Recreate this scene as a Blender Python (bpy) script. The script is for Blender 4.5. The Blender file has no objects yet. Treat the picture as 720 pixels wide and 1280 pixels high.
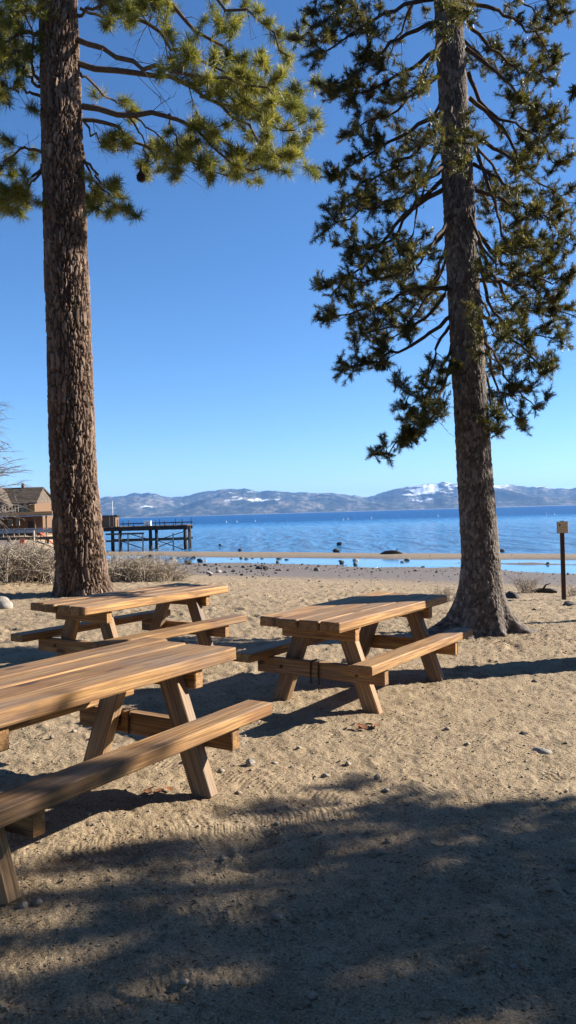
import bpy, math, random
import numpy as np
from mathutils import Vector, Matrix

random.seed(7)
RNG = np.random.default_rng(11)
sc = bpy.context.scene
COL = sc.collection
R = math.radians

# ------------------------------------------------------------------ camera model
FPX, CX, HOR, ROLL, EYE = 1000.0, 360.0, 641.3, R(-1.63), 1.63
CR, SR = math.cos(ROLL), math.sin(ROLL)


def P(px, py, Y):
    """point of the place seen at photograph pixel (px,py) at forward distance Y"""
    a, b = px - CX, py - HOR
    u, v = CR * a + SR * b, -SR * a + CR * b
    return Vector((u * Y / FPX, Y, EYE - v * Y / FPX))


SUN_AZ, SUN_EL = 75.0, 26.0
SUNV = Vector((math.cos(R(SUN_EL)) * math.sin(R(SUN_AZ)), math.cos(R(SUN_EL)) * math.cos(R(SUN_AZ)), math.sin(R(SUN_EL))))
WATER = -2.40


# ------------------------------------------------------------------ numpy noise
def _hash(ix, iy, iz, s=0):
    h = (ix * 374761393 + iy * 668265263 + iz * 2147483647 + s * 1274126177) & 0xFFFFFFFF
    h = ((h ^ (h >> 13)) * 1274126177) & 0xFFFFFFFF
    h = ((h ^ (h >> 16)) * 2246822519) & 0xFFFFFFFF
    return ((h ^ (h >> 15)) & 0xFFFFFF) / float(0xFFFFFF)


def vnoise(x, y, z=None, s=0):
    """value noise 0..1"""
    z = np.zeros_like(x) if z is None else z
    ix, iy, iz = np.floor(x).astype(np.int64), np.floor(y).astype(np.int64), np.floor(z).astype(np.int64)
    fx, fy, fz = x - ix, y - iy, z - iz
    fx, fy, fz = [f * f * f * (f * (f * 6 - 15) + 10) for f in (fx, fy, fz)]
    o = 0
    for dx in (0, 1):
        for dy in (0, 1):
            for dz in (0, 1):
                w = (fx if dx else 1 - fx) * (fy if dy else 1 - fy) * (fz if dz else 1 - fz)
                o = o + w * _hash(ix + dx, iy + dy, iz + dz, s)
    return o


def fbm(x, y, z=None, o=4, s=0, g=.5):
    t, a, n = 0, 1, 0
    for k in range(o):
        t = t + a * vnoise(x * 2 ** k, y * 2 ** k, None if z is None else z * 2 ** k, s + k * 17)
        n += a
        a *= g
    return t / n


def cell(x, y, z, s=0):
    """cellular noise: F1, F2, id"""
    ix, iy, iz = np.floor(x).astype(np.int64), np.floor(y).astype(np.int64), np.floor(z).astype(np.int64)
    f1 = np.full(x.shape, 9.0)
    f2 = np.full(x.shape, 9.0)
    cid = np.zeros(x.shape)
    for dx in (-1, 0, 1):
        for dy in (-1, 0, 1):
            for dz in (-1, 0, 1):
                cx, cy, cz = ix + dx, iy + dy, iz + dz
                qx, qy, qz = cx + _hash(cx, cy, cz, s + 1), cy + _hash(cx, cy, cz, s + 2), cz + _hash(cx, cy, cz, s + 3)
                d = np.sqrt((qx - x) ** 2 + (qy - y) ** 2 + (qz - z) ** 2)
                near = d < f1
                f2 = np.where(near, f1, np.minimum(f2, d))
                cid = np.where(near, _hash(cx, cy, cz, s + 4), cid)
                f1 = np.where(near, d, f1)
    return f1, f2, cid


def sstep(a, b, x):
    t = np.clip((x - a) / (b - a), 0, 1)
    return t * t * (3 - 2 * t)


# ------------------------------------------------------------------ object helpers
def tag(o, label=None, cat=None, group=None, kind=None):
    if label:
        o['label'] = label
    if cat:
        o['category'] = cat
    if group:
        o['group'] = group
    if kind:
        o['kind'] = kind
    return o


def empty(name, loc=(0, 0, 0), rz=0.0):
    o = bpy.data.objects.new(name, None)
    o.location = loc
    o.rotation_euler = (0, 0, rz)
    o.empty_display_size = .1
    COL.objects.link(o)
    return o


def link(name, me, mats, parent=None):
    o = bpy.data.objects.new(name, me)
    for m in (mats if isinstance(mats, (list, tuple)) else [mats]):
        me.materials.append(m)
    COL.objects.link(o)
    if parent is not None:
        o.parent = parent
    return o


def copy_tree(o, parent=None):
    c = o.copy()
    COL.objects.link(c)
    if parent is not None:
        c.parent = parent
    for ch in list(o.children):
        copy_tree(ch, c)
    return c


def np_mesh(name, verts, faces, smooth=True, midx=None, attrs=None):
    """faces: (n,3) or (n,4) int array or list of such arrays"""
    fs = faces if isinstance(faces, list) else [faces]
    fs = [np.asarray(f, dtype=np.int32) for f in fs if len(f)]
    verts = np.asarray(verts, dtype=np.float32)
    me = bpy.data.meshes.new(name)
    me.vertices.add(len(verts))
    me.vertices.foreach_set('co', verts.ravel())
    li = np.concatenate([f.ravel() for f in fs])
    tot = np.concatenate([np.full(len(f), f.shape[1], dtype=np.int32) for f in fs])
    st = np.concatenate([[0], np.cumsum(tot)[:-1]]).astype(np.int32)
    me.loops.add(len(li))
    me.loops.foreach_set('vertex_index', li)
    me.polygons.add(len(tot))
    me.polygons.foreach_set('loop_start', st)
    me.polygons.foreach_set('loop_total', tot)
    me.polygons.foreach_set('use_smooth', np.full(len(tot), smooth, dtype=bool))
    if midx is not None:
        me.polygons.foreach_set('material_index', np.asarray(midx, dtype=np.int32))
    for k, v in (attrs or {}).items():
        a = me.attributes.new(k, 'FLOAT', 'POINT')
        a.data.foreach_set('value', np.asarray(v, dtype=np.float32))
    me.update(calc_edges=True)
    me.validate()
    return me


class MB:
    """collects boxes / tubes / polygons into ONE mesh"""

    def __init__(s):
        s.v, s.f, s.a, s.m, s.sm, s.g = [], [], [], [], [], []

    def add(s, vs, fs, rnd=0.0, mi=0, smooth=False, gc=None):
        b = len(s.v)
        s.g += [tuple(p) for p in (gc if gc is not None else vs)]
        s.v += [tuple(p) for p in vs]
        s.a += [rnd] * len(vs)
        for f in fs:
            s.f.append([b + i for i in f])
            s.m.append(mi)
            s.sm.append(smooth)

    def box(s, c, sz, M=None, bev=0.0, rnd=0.0, mi=0, jit=0.0):
        """bevelled box, centre c, size sz"""
        hx, hy, hz = sz[0] / 2, sz[1] / 2, sz[2] / 2
        c = Vector(c)
        vs, fs = [], []
        b = min(bev, hx * .9, hy * .9, hz * .9)
        if b <= 0:
            for x in (-hx, hx):
                for y in (-hy, hy):
                    for z in (-hz, hz):
                        vs.append(Vector((x, y, z)))
            fs = [(0, 1, 3, 2), (4, 6, 7, 5), (0, 4, 5, 1), (2, 3, 7, 6), (0, 2, 6, 4), (1, 5, 7, 3)]
        else:
            idx = {}
            for sx in (-1, 1):
                for sy in (-1, 1):
                    for sz_ in (-1, 1):
                        for ax in range(3):
                            p = [sx * (hx - b), sy * (hy - b), sz_ * (hz - b)]
                            p[ax] = (sx * hx, sy * hy, sz_ * hz)[ax]
                            idx[(sx, sy, sz_, ax)] = len(vs)
                            vs.append(Vector(p))
            for ax in range(3):
                o1, o2 = [(1, 2), (0, 2), (0, 1)][ax]
                for sg in (-1, 1):
                    q = []
                    for (a, d) in ((-1, -1), (1, -1), (1, 1), (-1, 1)):
                        k = [0, 0, 0]
                        k[ax], k[o1], k[o2] = sg, a, d
                        q.append(idx[(k[0], k[1], k[2], ax)])
                    fs.append(tuple(q))
            for ax in range(3):
                o1, o2 = [(1, 2), (0, 2), (0, 1)][ax]
                for a in (-1, 1):
                    for d in (-1, 1):
                        k0, k1 = [0, 0, 0], [0, 0, 0]
                        k0[ax], k1[ax] = -1, 1
                        k0[o1] = k1[o1] = a
                        k0[o2] = k1[o2] = d
                        fs.append((idx[(*k0, o1)], idx[(*k1, o1)], idx[(*k1, o2)], idx[(*k0, o2)]))
            for sx in (-1, 1):
                for sy in (-1, 1):
                    for sz_ in (-1, 1):
                        fs.append(tuple(idx[(sx, sy, sz_, ax)] for ax in range(3)))
        if jit:
            vs = [p + Vector((random.uniform(-jit, jit), random.uniform(-jit, jit), random.uniform(-jit, jit))) for p in vs]
        ax = sorted(range(3), key=lambda q: -sz[q])
        gc = [(p[ax[0]], p[ax[1]], p[ax[2]]) for p in vs]
        vs = [(M @ p if M is not None else p) + c for p in vs]
        s.add(vs, fs, rnd, mi, False, gc)

    def bar(s, a, b, w, h, bev=0.0, rnd=0.0, mi=0, up=(0, 0, 1)):
        a, b = Vector(a), Vector(b)
        d = b - a
        x = d.normalized()
        u = Vector(up)
        y = u.cross(x)
        if y.length < 1e-4:
            y = Vector((0, 1, 0)).cross(x)
        y.normalize()
        z = x.cross(y)
        M = Matrix((x, y, z)).transposed()
        s.box((a + b) / 2, (d.length, w, h), M, bev, rnd, mi)

    def tube(s, pts, rad, n=8, rnd=0.0, mi=0, cap=True):
        pts = [Vector(p) for p in pts]
        vs, fs = [], []
        k = len(pts)
        for i, p in enumerate(pts):
            t = (pts[min(i + 1, k - 1)] - pts[max(i - 1, 0)]).normalized()
            r = Vector((0, 0, 1)) if abs(t.z) < .9 else Vector((1, 0, 0))
            a = t.cross(r).normalized()
            b = t.cross(a)
            rr = rad[i] if hasattr(rad, '__len__') else rad
            for j in range(n):
                an = 2 * math.pi * j / n
                vs.append(p + (a * math.cos(an) + b * math.sin(an)) * rr)
        for i in range(k - 1):
            for j in range(n):
                fs.append((i * n + j, i * n + (j + 1) % n, (i + 1) * n + (j + 1) % n, (i + 1) * n + j))
        if cap:
            fs.append(tuple(range(n - 1, -1, -1)))
            fs.append(tuple((k - 1) * n + j for j in range(n)))
        s.add(vs, fs, rnd, mi, True)

    def build(s, name, mats, parent=None):
        me = bpy.data.meshes.new(name)
        me.from_pydata(s.v, [], s.f)
        me.polygons.foreach_set('material_index', s.m)
        me.polygons.foreach_set('use_smooth', s.sm)
        at = me.attributes.new('rnd', 'FLOAT', 'POINT')
        at.data.foreach_set('value', s.a)
        at = me.attributes.new('grain', 'FLOAT_VECTOR', 'POINT')
        at.data.foreach_set('vector', np.array(s.g, dtype=np.float32).ravel())
        import bmesh
        bm = bmesh.new()
        bm.from_mesh(me)
        bmesh.ops.recalc_face_normals(bm, faces=bm.faces)
        bm.to_mesh(me)
        bm.free()
        me.update()
        return link(name, me, mats, parent)


# ------------------------------------------------------------------ materials
class NT:
    def __init__(s, name):
        s.m = bpy.data.materials.new(name)
        s.m.use_nodes = True
        s.t = s.m.node_tree
        s.t.nodes.clear()
        s.out = s.n('ShaderNodeOutputMaterial')

    def n(s, typ, **kw):
        nd = s.t.nodes.new(typ)
        for k, v in kw.items():
            if k.startswith('i_'):
                nd.inputs[k[2:].replace('_', ' ')].default_value = v
            else:
                setattr(nd, k, v)
        return nd

    def l(s, a, b):
        s.t.links.new(a, b)

    def coords(s, scale=(1, 1, 1), rot=(0, 0, 0), kind='Object', offs=None):
        tc = s.n('ShaderNodeTexCoord')
        mp = s.n('ShaderNodeMapping')
        mp.inputs['Scale'].default_value = scale
        mp.inputs['Rotation'].default_value = rot
        if kind == 'Grain':
            at = s.n('ShaderNodeAttribute', attribute_name='grain')
            s.l(at.outputs['Vector'], mp.inputs['Vector'])
        else:
            s.l(tc.outputs[kind], mp.inputs['Vector'])
        if offs is not None:
            s.l(offs, mp.inputs['Location'])
        return mp.outputs[0]

    def noise(s, vec, scale, detail=4, rough=.55, dist=0.0):
        nd = s.n('ShaderNodeTexNoise')
        nd.inputs['Scale'].default_value = scale
        nd.inputs['Detail'].default_value = detail
        nd.inputs['Roughness'].default_value = rough
        nd.inputs['Distortion'].default_value = dist
        if vec is not None:
            s.l(vec, nd.inputs['Vector'])
        return nd.outputs['Fac']

    def ramp(s, fac, stops, interp='LINEAR'):
        nd = s.n('ShaderNodeValToRGB')
        nd.color_ramp.interpolation = interp
        e = nd.color_ramp.elements
        while len(e) < len(stops):
            e.new(.5)
        for el, (p, c) in zip(e, stops):
            el.position = p
            el.color = (*c, 1) if len(c) == 3 else c
        s.l(fac, nd.inputs['Fac'])
        return nd.outputs['Color']

    def gr(s, fac, a, b):
        """0..1 ramp as a value"""
        nd = s.n('ShaderNodeMapRange')
        nd.inputs['From Min'].default_value = a
        nd.inputs['From Max'].default_value = b
        nd.interpolation_type = 'SMOOTHSTEP'
        s.l(fac, nd.inputs['Value'])
        return nd.outputs['Result']

    def mix(s, fac, a, b, mode='MIX'):
        nd = s.n('ShaderNodeMix', data_type='RGBA', blend_type=mode)
        for sock, v in ((nd.inputs[0], fac), (nd.inputs[6], a), (nd.inputs[7], b)):
            if hasattr(v, 'is_output'):
                s.l(v, sock)
            elif isinstance(v, (int, float)):
                sock.default_value = v
            else:
                sock.default_value = (*v, 1)
        return nd.outputs[2]

    def math(s, op, a, b=0.0, c=None):
        nd = s.n('ShaderNodeMath', operation=op)
        for i, v in enumerate((a, b) if c is None else (a, b, c)):
            if hasattr(v, 'is_output'):
                s.l(v, nd.inputs[i])
            else:
                nd.inputs[i].default_value = v
        return nd.outputs[0]

    def attr(s, name, typ='GEOMETRY'):
        nd = s.n('ShaderNodeAttribute', attribute_name=name)
        nd.attribute_type = typ
        return nd.outputs['Fac']

    def bump(s, h, strength=.5, dist=.01, normal=None):
        nd = s.n('ShaderNodeBump')
        nd.inputs['Strength'].default_value = strength
        nd.inputs['Distance'].default_value = dist
        s.l(h, nd.inputs['Height'])
        if normal is not None:
            s.l(normal, nd.inputs['Normal'])
        return nd.outputs[0]

    def bsdf(s, color, rough=.8, normal=None, spec=.3, **kw):
        b = s.n('ShaderNodeBsdfPrincipled')
        if hasattr(color, 'is_output'):
            s.l(color, b.inputs['Base Color'])
        else:
            b.inputs['Base Color'].default_value = (*color, 1)
        if hasattr(rough, 'is_output'):
            s.l(rough, b.inputs['Roughness'])
        else:
            b.inputs['Roughness'].default_value = rough
        b.inputs['Specular IOR Level'].default_value = spec
        if normal is not None:
            s.l(normal, b.inputs['Normal'])
        for k, v in kw.items():
            b.inputs[k.replace('_', ' ')].default_value = v
        s.l(b.outputs[0], s.out.inputs['Surface'])
        return b


def m_wood(name='weathered_timber', grey=0.0):
    t = NT(name)
    rn = t.attr('rnd')
    off = t.n('ShaderNodeCombineXYZ')
    t.l(t.math('MULTIPLY', rn, 37.0), off.inputs[0])
    t.l(t.math('MULTIPLY', rn, 11.0), off.inputs[1])
    t.l(t.math('MULTIPLY', rn, 23.0), off.inputs[2])
    v = t.coords((1.0, 14, 14), kind='Grain', offs=off.outputs[0])
    # growth-ring grain bent round knots
    kn = t.n('ShaderNodeTexVoronoi')
    kn.inputs['Scale'].default_value = 1.0
    kn.voronoi_dimensions = '2D'
    t.l(t.coords((1.5, 4.6, 4.6), kind='Grain', offs=off.outputs[0]), kn.inputs['Vector'])
    sk = t.n('ShaderNodeSeparateColor')
    t.l(kn.outputs['Color'], sk.inputs[0])
    knot = t.math('MULTIPLY', t.gr(kn.outputs['Distance'], .15, .06), t.math('GREATER_THAN', sk.outputs[0], .45))
    halo = t.math('MULTIPLY', t.gr(kn.outputs['Distance'], .42, .10), t.math('GREATER_THAN', sk.outputs[0], .45))
    n1 = t.noise(v, 1.6, 6, .6, .6)
    n2 = t.noise(t.coords((2.2, 95, 95), kind='Grain', offs=off.outputs[0]), 1.0, 4, .6)
    n3 = t.noise(t.coords((.9, 2.2, 2.2), kind='Grain', offs=off.outputs[0]), 1.3, 4)
    base = t.ramp(n1, [(.25, (.19, .085, .028)), (.48, (.41, .212, .072)), (.72, (.64, .370, .138))])
    base = t.mix(t.gr(n3, .52, .72), base, (.29, .185, .115))           # greyed, worn areas
    base = t.mix(t.math('MULTIPLY', t.gr(n3, .44, .26), .55), base, (.40, .175, .07))   # old orange stain
    lines = t.gr(n2, .40, .62)
    base = t.mix(t.math('MULTIPLY', t.math('SUBTRACT', 1.0, lines), .62), base, (.10, .052, .026))
    base = t.mix(t.math('MULTIPLY', halo, .40), base, (.25, .105, .035))
    base = t.mix(t.math('MULTIPLY', knot, .88), base, (.055, .022, .011))
    ck = t.noise(t.coords((.8, 60, 60), kind='Grain', offs=off.outputs[0]), 1.0, 2, .5)
    crack = t.gr(ck, .31, .26)
    base = t.mix(t.math('MULTIPLY', crack, .8), base, (.035, .018, .010))
    # upward faces have greyed under sun and snow, the edges keep their gold
    ge = t.n('ShaderNodeNewGeometry')
    sz = t.n('ShaderNodeSeparateXYZ')
    t.l(ge.outputs['Normal'], sz.inputs[0])
    n4 = t.noise(t.coords((1.3, 7, 7), kind='Grain', offs=off.outputs[0]), 1.6, 5, .65)
    upm = t.math('MULTIPLY', t.gr(sz.outputs[2], .6, .9), t.math('MULTIPLY_ADD', t.gr(n4, .40, .64), .50, .08))
    base = t.mix(upm, base, t.ramp(n2, [(.3, (.125, .080, .050)), (.55, (.30, .215, .140)), (.75, (.40, .30, .205))]))
    base = t.mix(t.math('MULTIPLY', t.gr(n4, .42, .33), .5), base, (.09, .05, .028))
    if grey:
        base = t.mix(t.math('MULTIPLY_ADD', t.gr(n3, .35, .65), .35, grey), base, t.ramp(n2, [(.3, (.085, .068, .052)), (.55, (.22, .185, .145)), (.78, (.36, .31, .255))]))
    tone = t.math('MULTIPLY_ADD', rn, .45, .66)
    cb = t.n('ShaderNodeCombineXYZ')
    for i in range(3):
        t.l(tone, cb.inputs[i])
    base = t.mix(1.0, base, cb.outputs[0], 'MULTIPLY')
    h = t.math('ADD', t.math('MULTIPLY', n2, .6), t.math('MULTIPLY', crack, -1.2))
    t.bsdf(base, .68, t.bump(h, .55, .004), .35)
    return t.m


def m_sand():
    t = NT('beach_sand')
    g = t.coords()
    wet = t.attr('wet')
    big = t.noise(g, .35, 4, .6)
    mid = t.noise(g, 3.2, 5, .62)
    fine = t.noise(g, 38, 4, .7)
    grit = t.noise(g, 210, 3, .7)
    c = t.ramp(mid, [(.30, (.210, .153, .092)), (.5, (.308, .229, .140)), (.72, (.380, .287, .182))])
    c = t.mix(t.math('MULTIPLY', t.gr(big, .45, .7), .45), c, (.36, .245, .145))
    c = t.mix(t.math('MULTIPLY', t.gr(fine, .54, .68), .62), c, (.16, .10, .058))     # litter and bark crumbs
    gr2 = t.noise(g, 95, 3, .75)
    c = t.mix(t.math('MULTIPLY', t.gr(gr2, .55, .66), .75), c, (.53, .425, .275))
    c = t.mix(t.math('MULTIPLY', t.gr(gr2, .47, .37), .75), c, (.105, .070, .043))
    c = t.mix(t.math('MULTIPLY', t.gr(grit, .57, .70), .60), c, (.56, .46, .31))
    c = t.mix(t.math('MULTIPLY', t.gr(grit, .44, .33), .65), c, (.09, .058, .036))
    cl = t.noise(g, 11, 5, .7)
    c = t.mix(t.math('MULTIPLY', t.gr(cl, .55, .66), .50), c, (.155, .098, .058))     # scattered litter
    wn = t.noise(t.coords((.35, 1.2, 1)), 2.2, 5, .65)
    c = t.mix(t.math('MULTIPLY', t.math('MULTIPLY', wet, .95), t.math('MULTIPLY_ADD', wn, .5, .55)), c, (.135, .108, .084))
    # tread marks of tyres: curved tracks crossed by short parallel ridges
    sp = t.n('ShaderNodeSeparateXYZ')
    t.l(g, sp.inputs[0])
    wob = t.noise(g, 2.2, 2, .5)
    brk = t.noise(g, 1.5, 3, .6)
    hs = None
    for cx, cy, rad, wd, per in ((-5.0, -3.0, 9.2, .16, .034), (-5.0, -3.0, 10.4, .15, .034), (6.5, 9.5, 6.6, .16, .038), (6.5, 9.5, 5.3, .15, .038), (3.0, -5.5, 9.3, .17, .032), (3.0, -5.5, 8.2, .17, .032),
                                 (-2.5, 12.5, 8.6, .16, .036), (-2.5, 12.5, 9.9, .16, .036), (1.0, -1.0, 4.1, .15, .030), (1.0, -1.0, 5.25, .15, .030), (9.0, 1.0, 8.6, .16, .036), (9.0, 1.0, 7.4, .16, .036)):
        dx = t.math('SUBTRACT', sp.outputs[0], cx)
        dy = t.math('SUBTRACT', sp.outputs[1], cy)
        r = t.math('SQRT', t.math('ADD', t.math('MULTIPLY', dx, dx), t.math('MULTIPLY', dy, dy)))
        r = t.math('ADD', r, t.math('MULTIPLY_ADD', wob, .16, -.08))
        dr = t.math('SUBTRACT', r, rad)
        th = t.math('ARCTAN2', dy, dx)
        ph = t.math('ADD', t.math('MULTIPLY', th, rad * 6.2832 / per), t.math('MULTIPLY', t.math('ABSOLUTE', dr), 32.0))
        ph = t.math('ADD', ph, t.math('MULTIPLY', wob, 9.0))
        x = t.math('MULTIPLY_ADD', t.math('SINE', ph), .5, .5)
        band = t.gr(t.math('ABSOLUTE', dr), wd, wd * .8)
        x = t.math('MULTIPLY', t.math('MULTIPLY', x, band), t.gr(brk, .44, .60))
        hs = x if hs is None else t.math('MAXIMUM', hs, x)
    hs = t.math('MULTIPLY', hs, t.math('SUBTRACT', 1.0, wet))
    clod = t.noise(g, 13, 4, .65)
    crumb = t.n('ShaderNodeTexVoronoi')
    crumb.inputs['Scale'].default_value = 48
    t.l(g, crumb.inputs['Vector'])
    n1 = t.bump(hs, .60, .013)
    n2 = t.bump(t.math('ADD', t.math('MULTIPLY', clod, 1.1), t.math('MULTIPLY', fine, 1.0)), .75, .022, n1)
    n2 = t.bump(crumb.outputs['Distance'], .30, .010, n2)
    n3 = t.bump(grit, .7, .006, n2)
    rg = t.math('MULTIPLY_ADD', wet, -.42, .92)
    t.bsdf(c, rg, n3, .25)
    return t.m


def m_bark(name, lo, mid, hi, sx=1.0):
    t = NT(name)
    pl = t.attr('plate')
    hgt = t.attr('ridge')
    v = t.coords((9 * sx, 9 * sx, 2.2 * sx))
    n = t.noise(v, 3.0, 6, .65)
    f = t.noise(t.coords((1, 1, .35)), 60 * sx, 4, .7)
    c = t.ramp(t.math('MULTIPLY_ADD', pl, .55, t.math('MULTIPLY', n, .45)), [(.2, lo), (.5, mid), (.8, hi)])
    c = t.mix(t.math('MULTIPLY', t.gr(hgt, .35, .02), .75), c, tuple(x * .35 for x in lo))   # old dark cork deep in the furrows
    h = t.math('ADD', t.math('MULTIPLY', n, 1.2), f)
    t.bsdf(c, .9, t.bump(h, 1.0, .018 / sx), .15)
    return t.m


def m_branch(name, a, b):
    t = NT(name)
    n = t.noise(t.coords((1, 1, 1)), 22, 5, .7)
    t.bsdf(t.ramp(n, [(.3, a), (.7, b)]), .9, t.bump(n, .6, .01), .15)
    return t.m


def m_needle(name, c0, c1, c2, trans):
    t = NT(name)
    r = t.attr('rnd')
    c = t.ramp(r, [(0, c0), (.5, c1), (.9, c2)])
    d = t.n('ShaderNodeBsdfPrincipled')
    t.l(c, d.inputs['Base Color'])
    d.inputs['Roughness'].default_value = .45
    d.inputs['Specular IOR Level'].default_value = .35
    tr = t.n('ShaderNodeBsdfTranslucent')
    t.l(t.mix(1.0, c, (1.3, 1.2, .6), 'MULTIPLY'), tr.inputs['Color'])
    mx = t.n('ShaderNodeMixShader')
    mx.inputs[0].default_value = trans
    t.l(d.outputs[0], mx.inputs[1])
    t.l(tr.outputs[0], mx.inputs[2])
    t.l(mx.outputs[0], t.out.inputs['Surface'])
    return t.m


def m_plain(name, a, b=None, scale=20, rough=.75, spec=.3, bump=.3, stretch=(1, 1, 1), metal=0.0):
    t = NT(name)
    b = b or tuple(x * .7 for x in a)
    n = t.noise(t.coords(stretch), scale, 5, .65)
    t.bsdf(t.ramp(n, [(.3, b), (.7, a)]), rough, t.bump(n, bump, .01), spec, Metallic=metal)
    return t.m


def m_rock(name, a, b):
    t = NT(name)
    n = t.noise(t.coords(), 4.5, 7, .68)
    n2 = t.noise(t.coords(), 40, 4, .7)
    c = t.ramp(n, [(.3, b), (.68, a)])
    c = t.mix(t.math('MULTIPLY', t.gr(n2, .55, .7), .5), c, tuple(min(1, x * 1.6) for x in a))
    t.bsdf(c, .85, t.bump(t.math('ADD', n, t.math('MULTIPLY', n2, .4)), .7, .03), .25)
    return t.m


def m_water():
    t = NT('lake_water')
    g = t.coords()
    sep = t.n('ShaderNodeSeparateXYZ')
    t.l(g, sep.inputs[0])
    # wind patches and the deep, ruffled water far out
    far = t.noise(t.coords((.0012, .004, 1)), 1.0, 3, .5)
    q = t.math('ADD', sep.outputs[1], t.math('MULTIPLY_ADD', far, 500.0, -250.0))
    deep = t.gr(q, 220.0, 520.0)
    near = t.gr(sep.outputs[1], 150.0, 70.0)
    c = t.mix(deep, (.045, .21, .44), (.012, .090, .25))
    c = t.mix(t.math('MULTIPLY', near, .35), c, (.06, .15, .24))
    w1 = t.noise(t.coords((.55, 1.5, 1), (0, 0, .25)), 1.0, 5, .6, .4)
    w2 = t.noise(t.coords((.30, .085, 1), (0, 0, .12)), 1.0, 3, .6, .4)
    w3 = t.noise(t.coords((2.6, 6.5, 1), (0, 0, -.2)), 1.0, 3, .6)
    h = t.math('ADD', t.math('MULTIPLY_ADD', w2, 7.0, w1), t.math('MULTIPLY', w3, .35))
    amp = t.gr(t.math('ADD', sep.outputs[1], t.math('MULTIPLY', sep.outputs[0], .65)), 74.0, 92.0)   # the lagoon behind the bar lies calm
    st = t.math('MULTIPLY_ADD', amp, .50, .012)
    bp = t.n('ShaderNodeBump')
    bp.inputs['Distance'].default_value = .8
    t.l(st, bp.inputs['Strength'])
    t.l(h, bp.inputs['Height'])
    b = t.bsdf(c, t.math('MULTIPLY_ADD', deep, .42, .08), bp.outputs[0], .5)
    b.inputs['IOR'].default_value = 1.33
    return t.m


def m_mountain():
    t = NT('forested_mountain')
    sn = t.attr('snow')
    g = t.coords((.001, .00022, .0020))
    n = t.noise(g, 2.6, 8, .68)
    n2 = t.noise(g, 9.0, 7, .7)
    n3 = t.noise(t.coords((.001, .00022, .0026)), 3.4, 8, .72)
    g2 = t.noise(t.coords((.001, .00022, .0022)), 1.7, 6, .62, .6)
    c = t.ramp(t.math('MULTIPLY_ADD', n2, .5, t.math('MULTIPLY', g2, .5)), [(.38, (.012, .022, .020)), (.50, (.05, .062, .045)), (.58, (.20, .17, .13)), (.70, (.34, .30, .25))])
    s = t.math('ADD', sn, t.math('ADD', t.math('MULTIPLY', n3, .9), t.math('MULTIPLY', g2, .6)))
    c = t.mix(t.gr(s, .93, 1.03), c, (.80, .82, .86))
    t.bsdf(c, .95, t.bump(n, .5, 120), .1)
    return t.m


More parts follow.
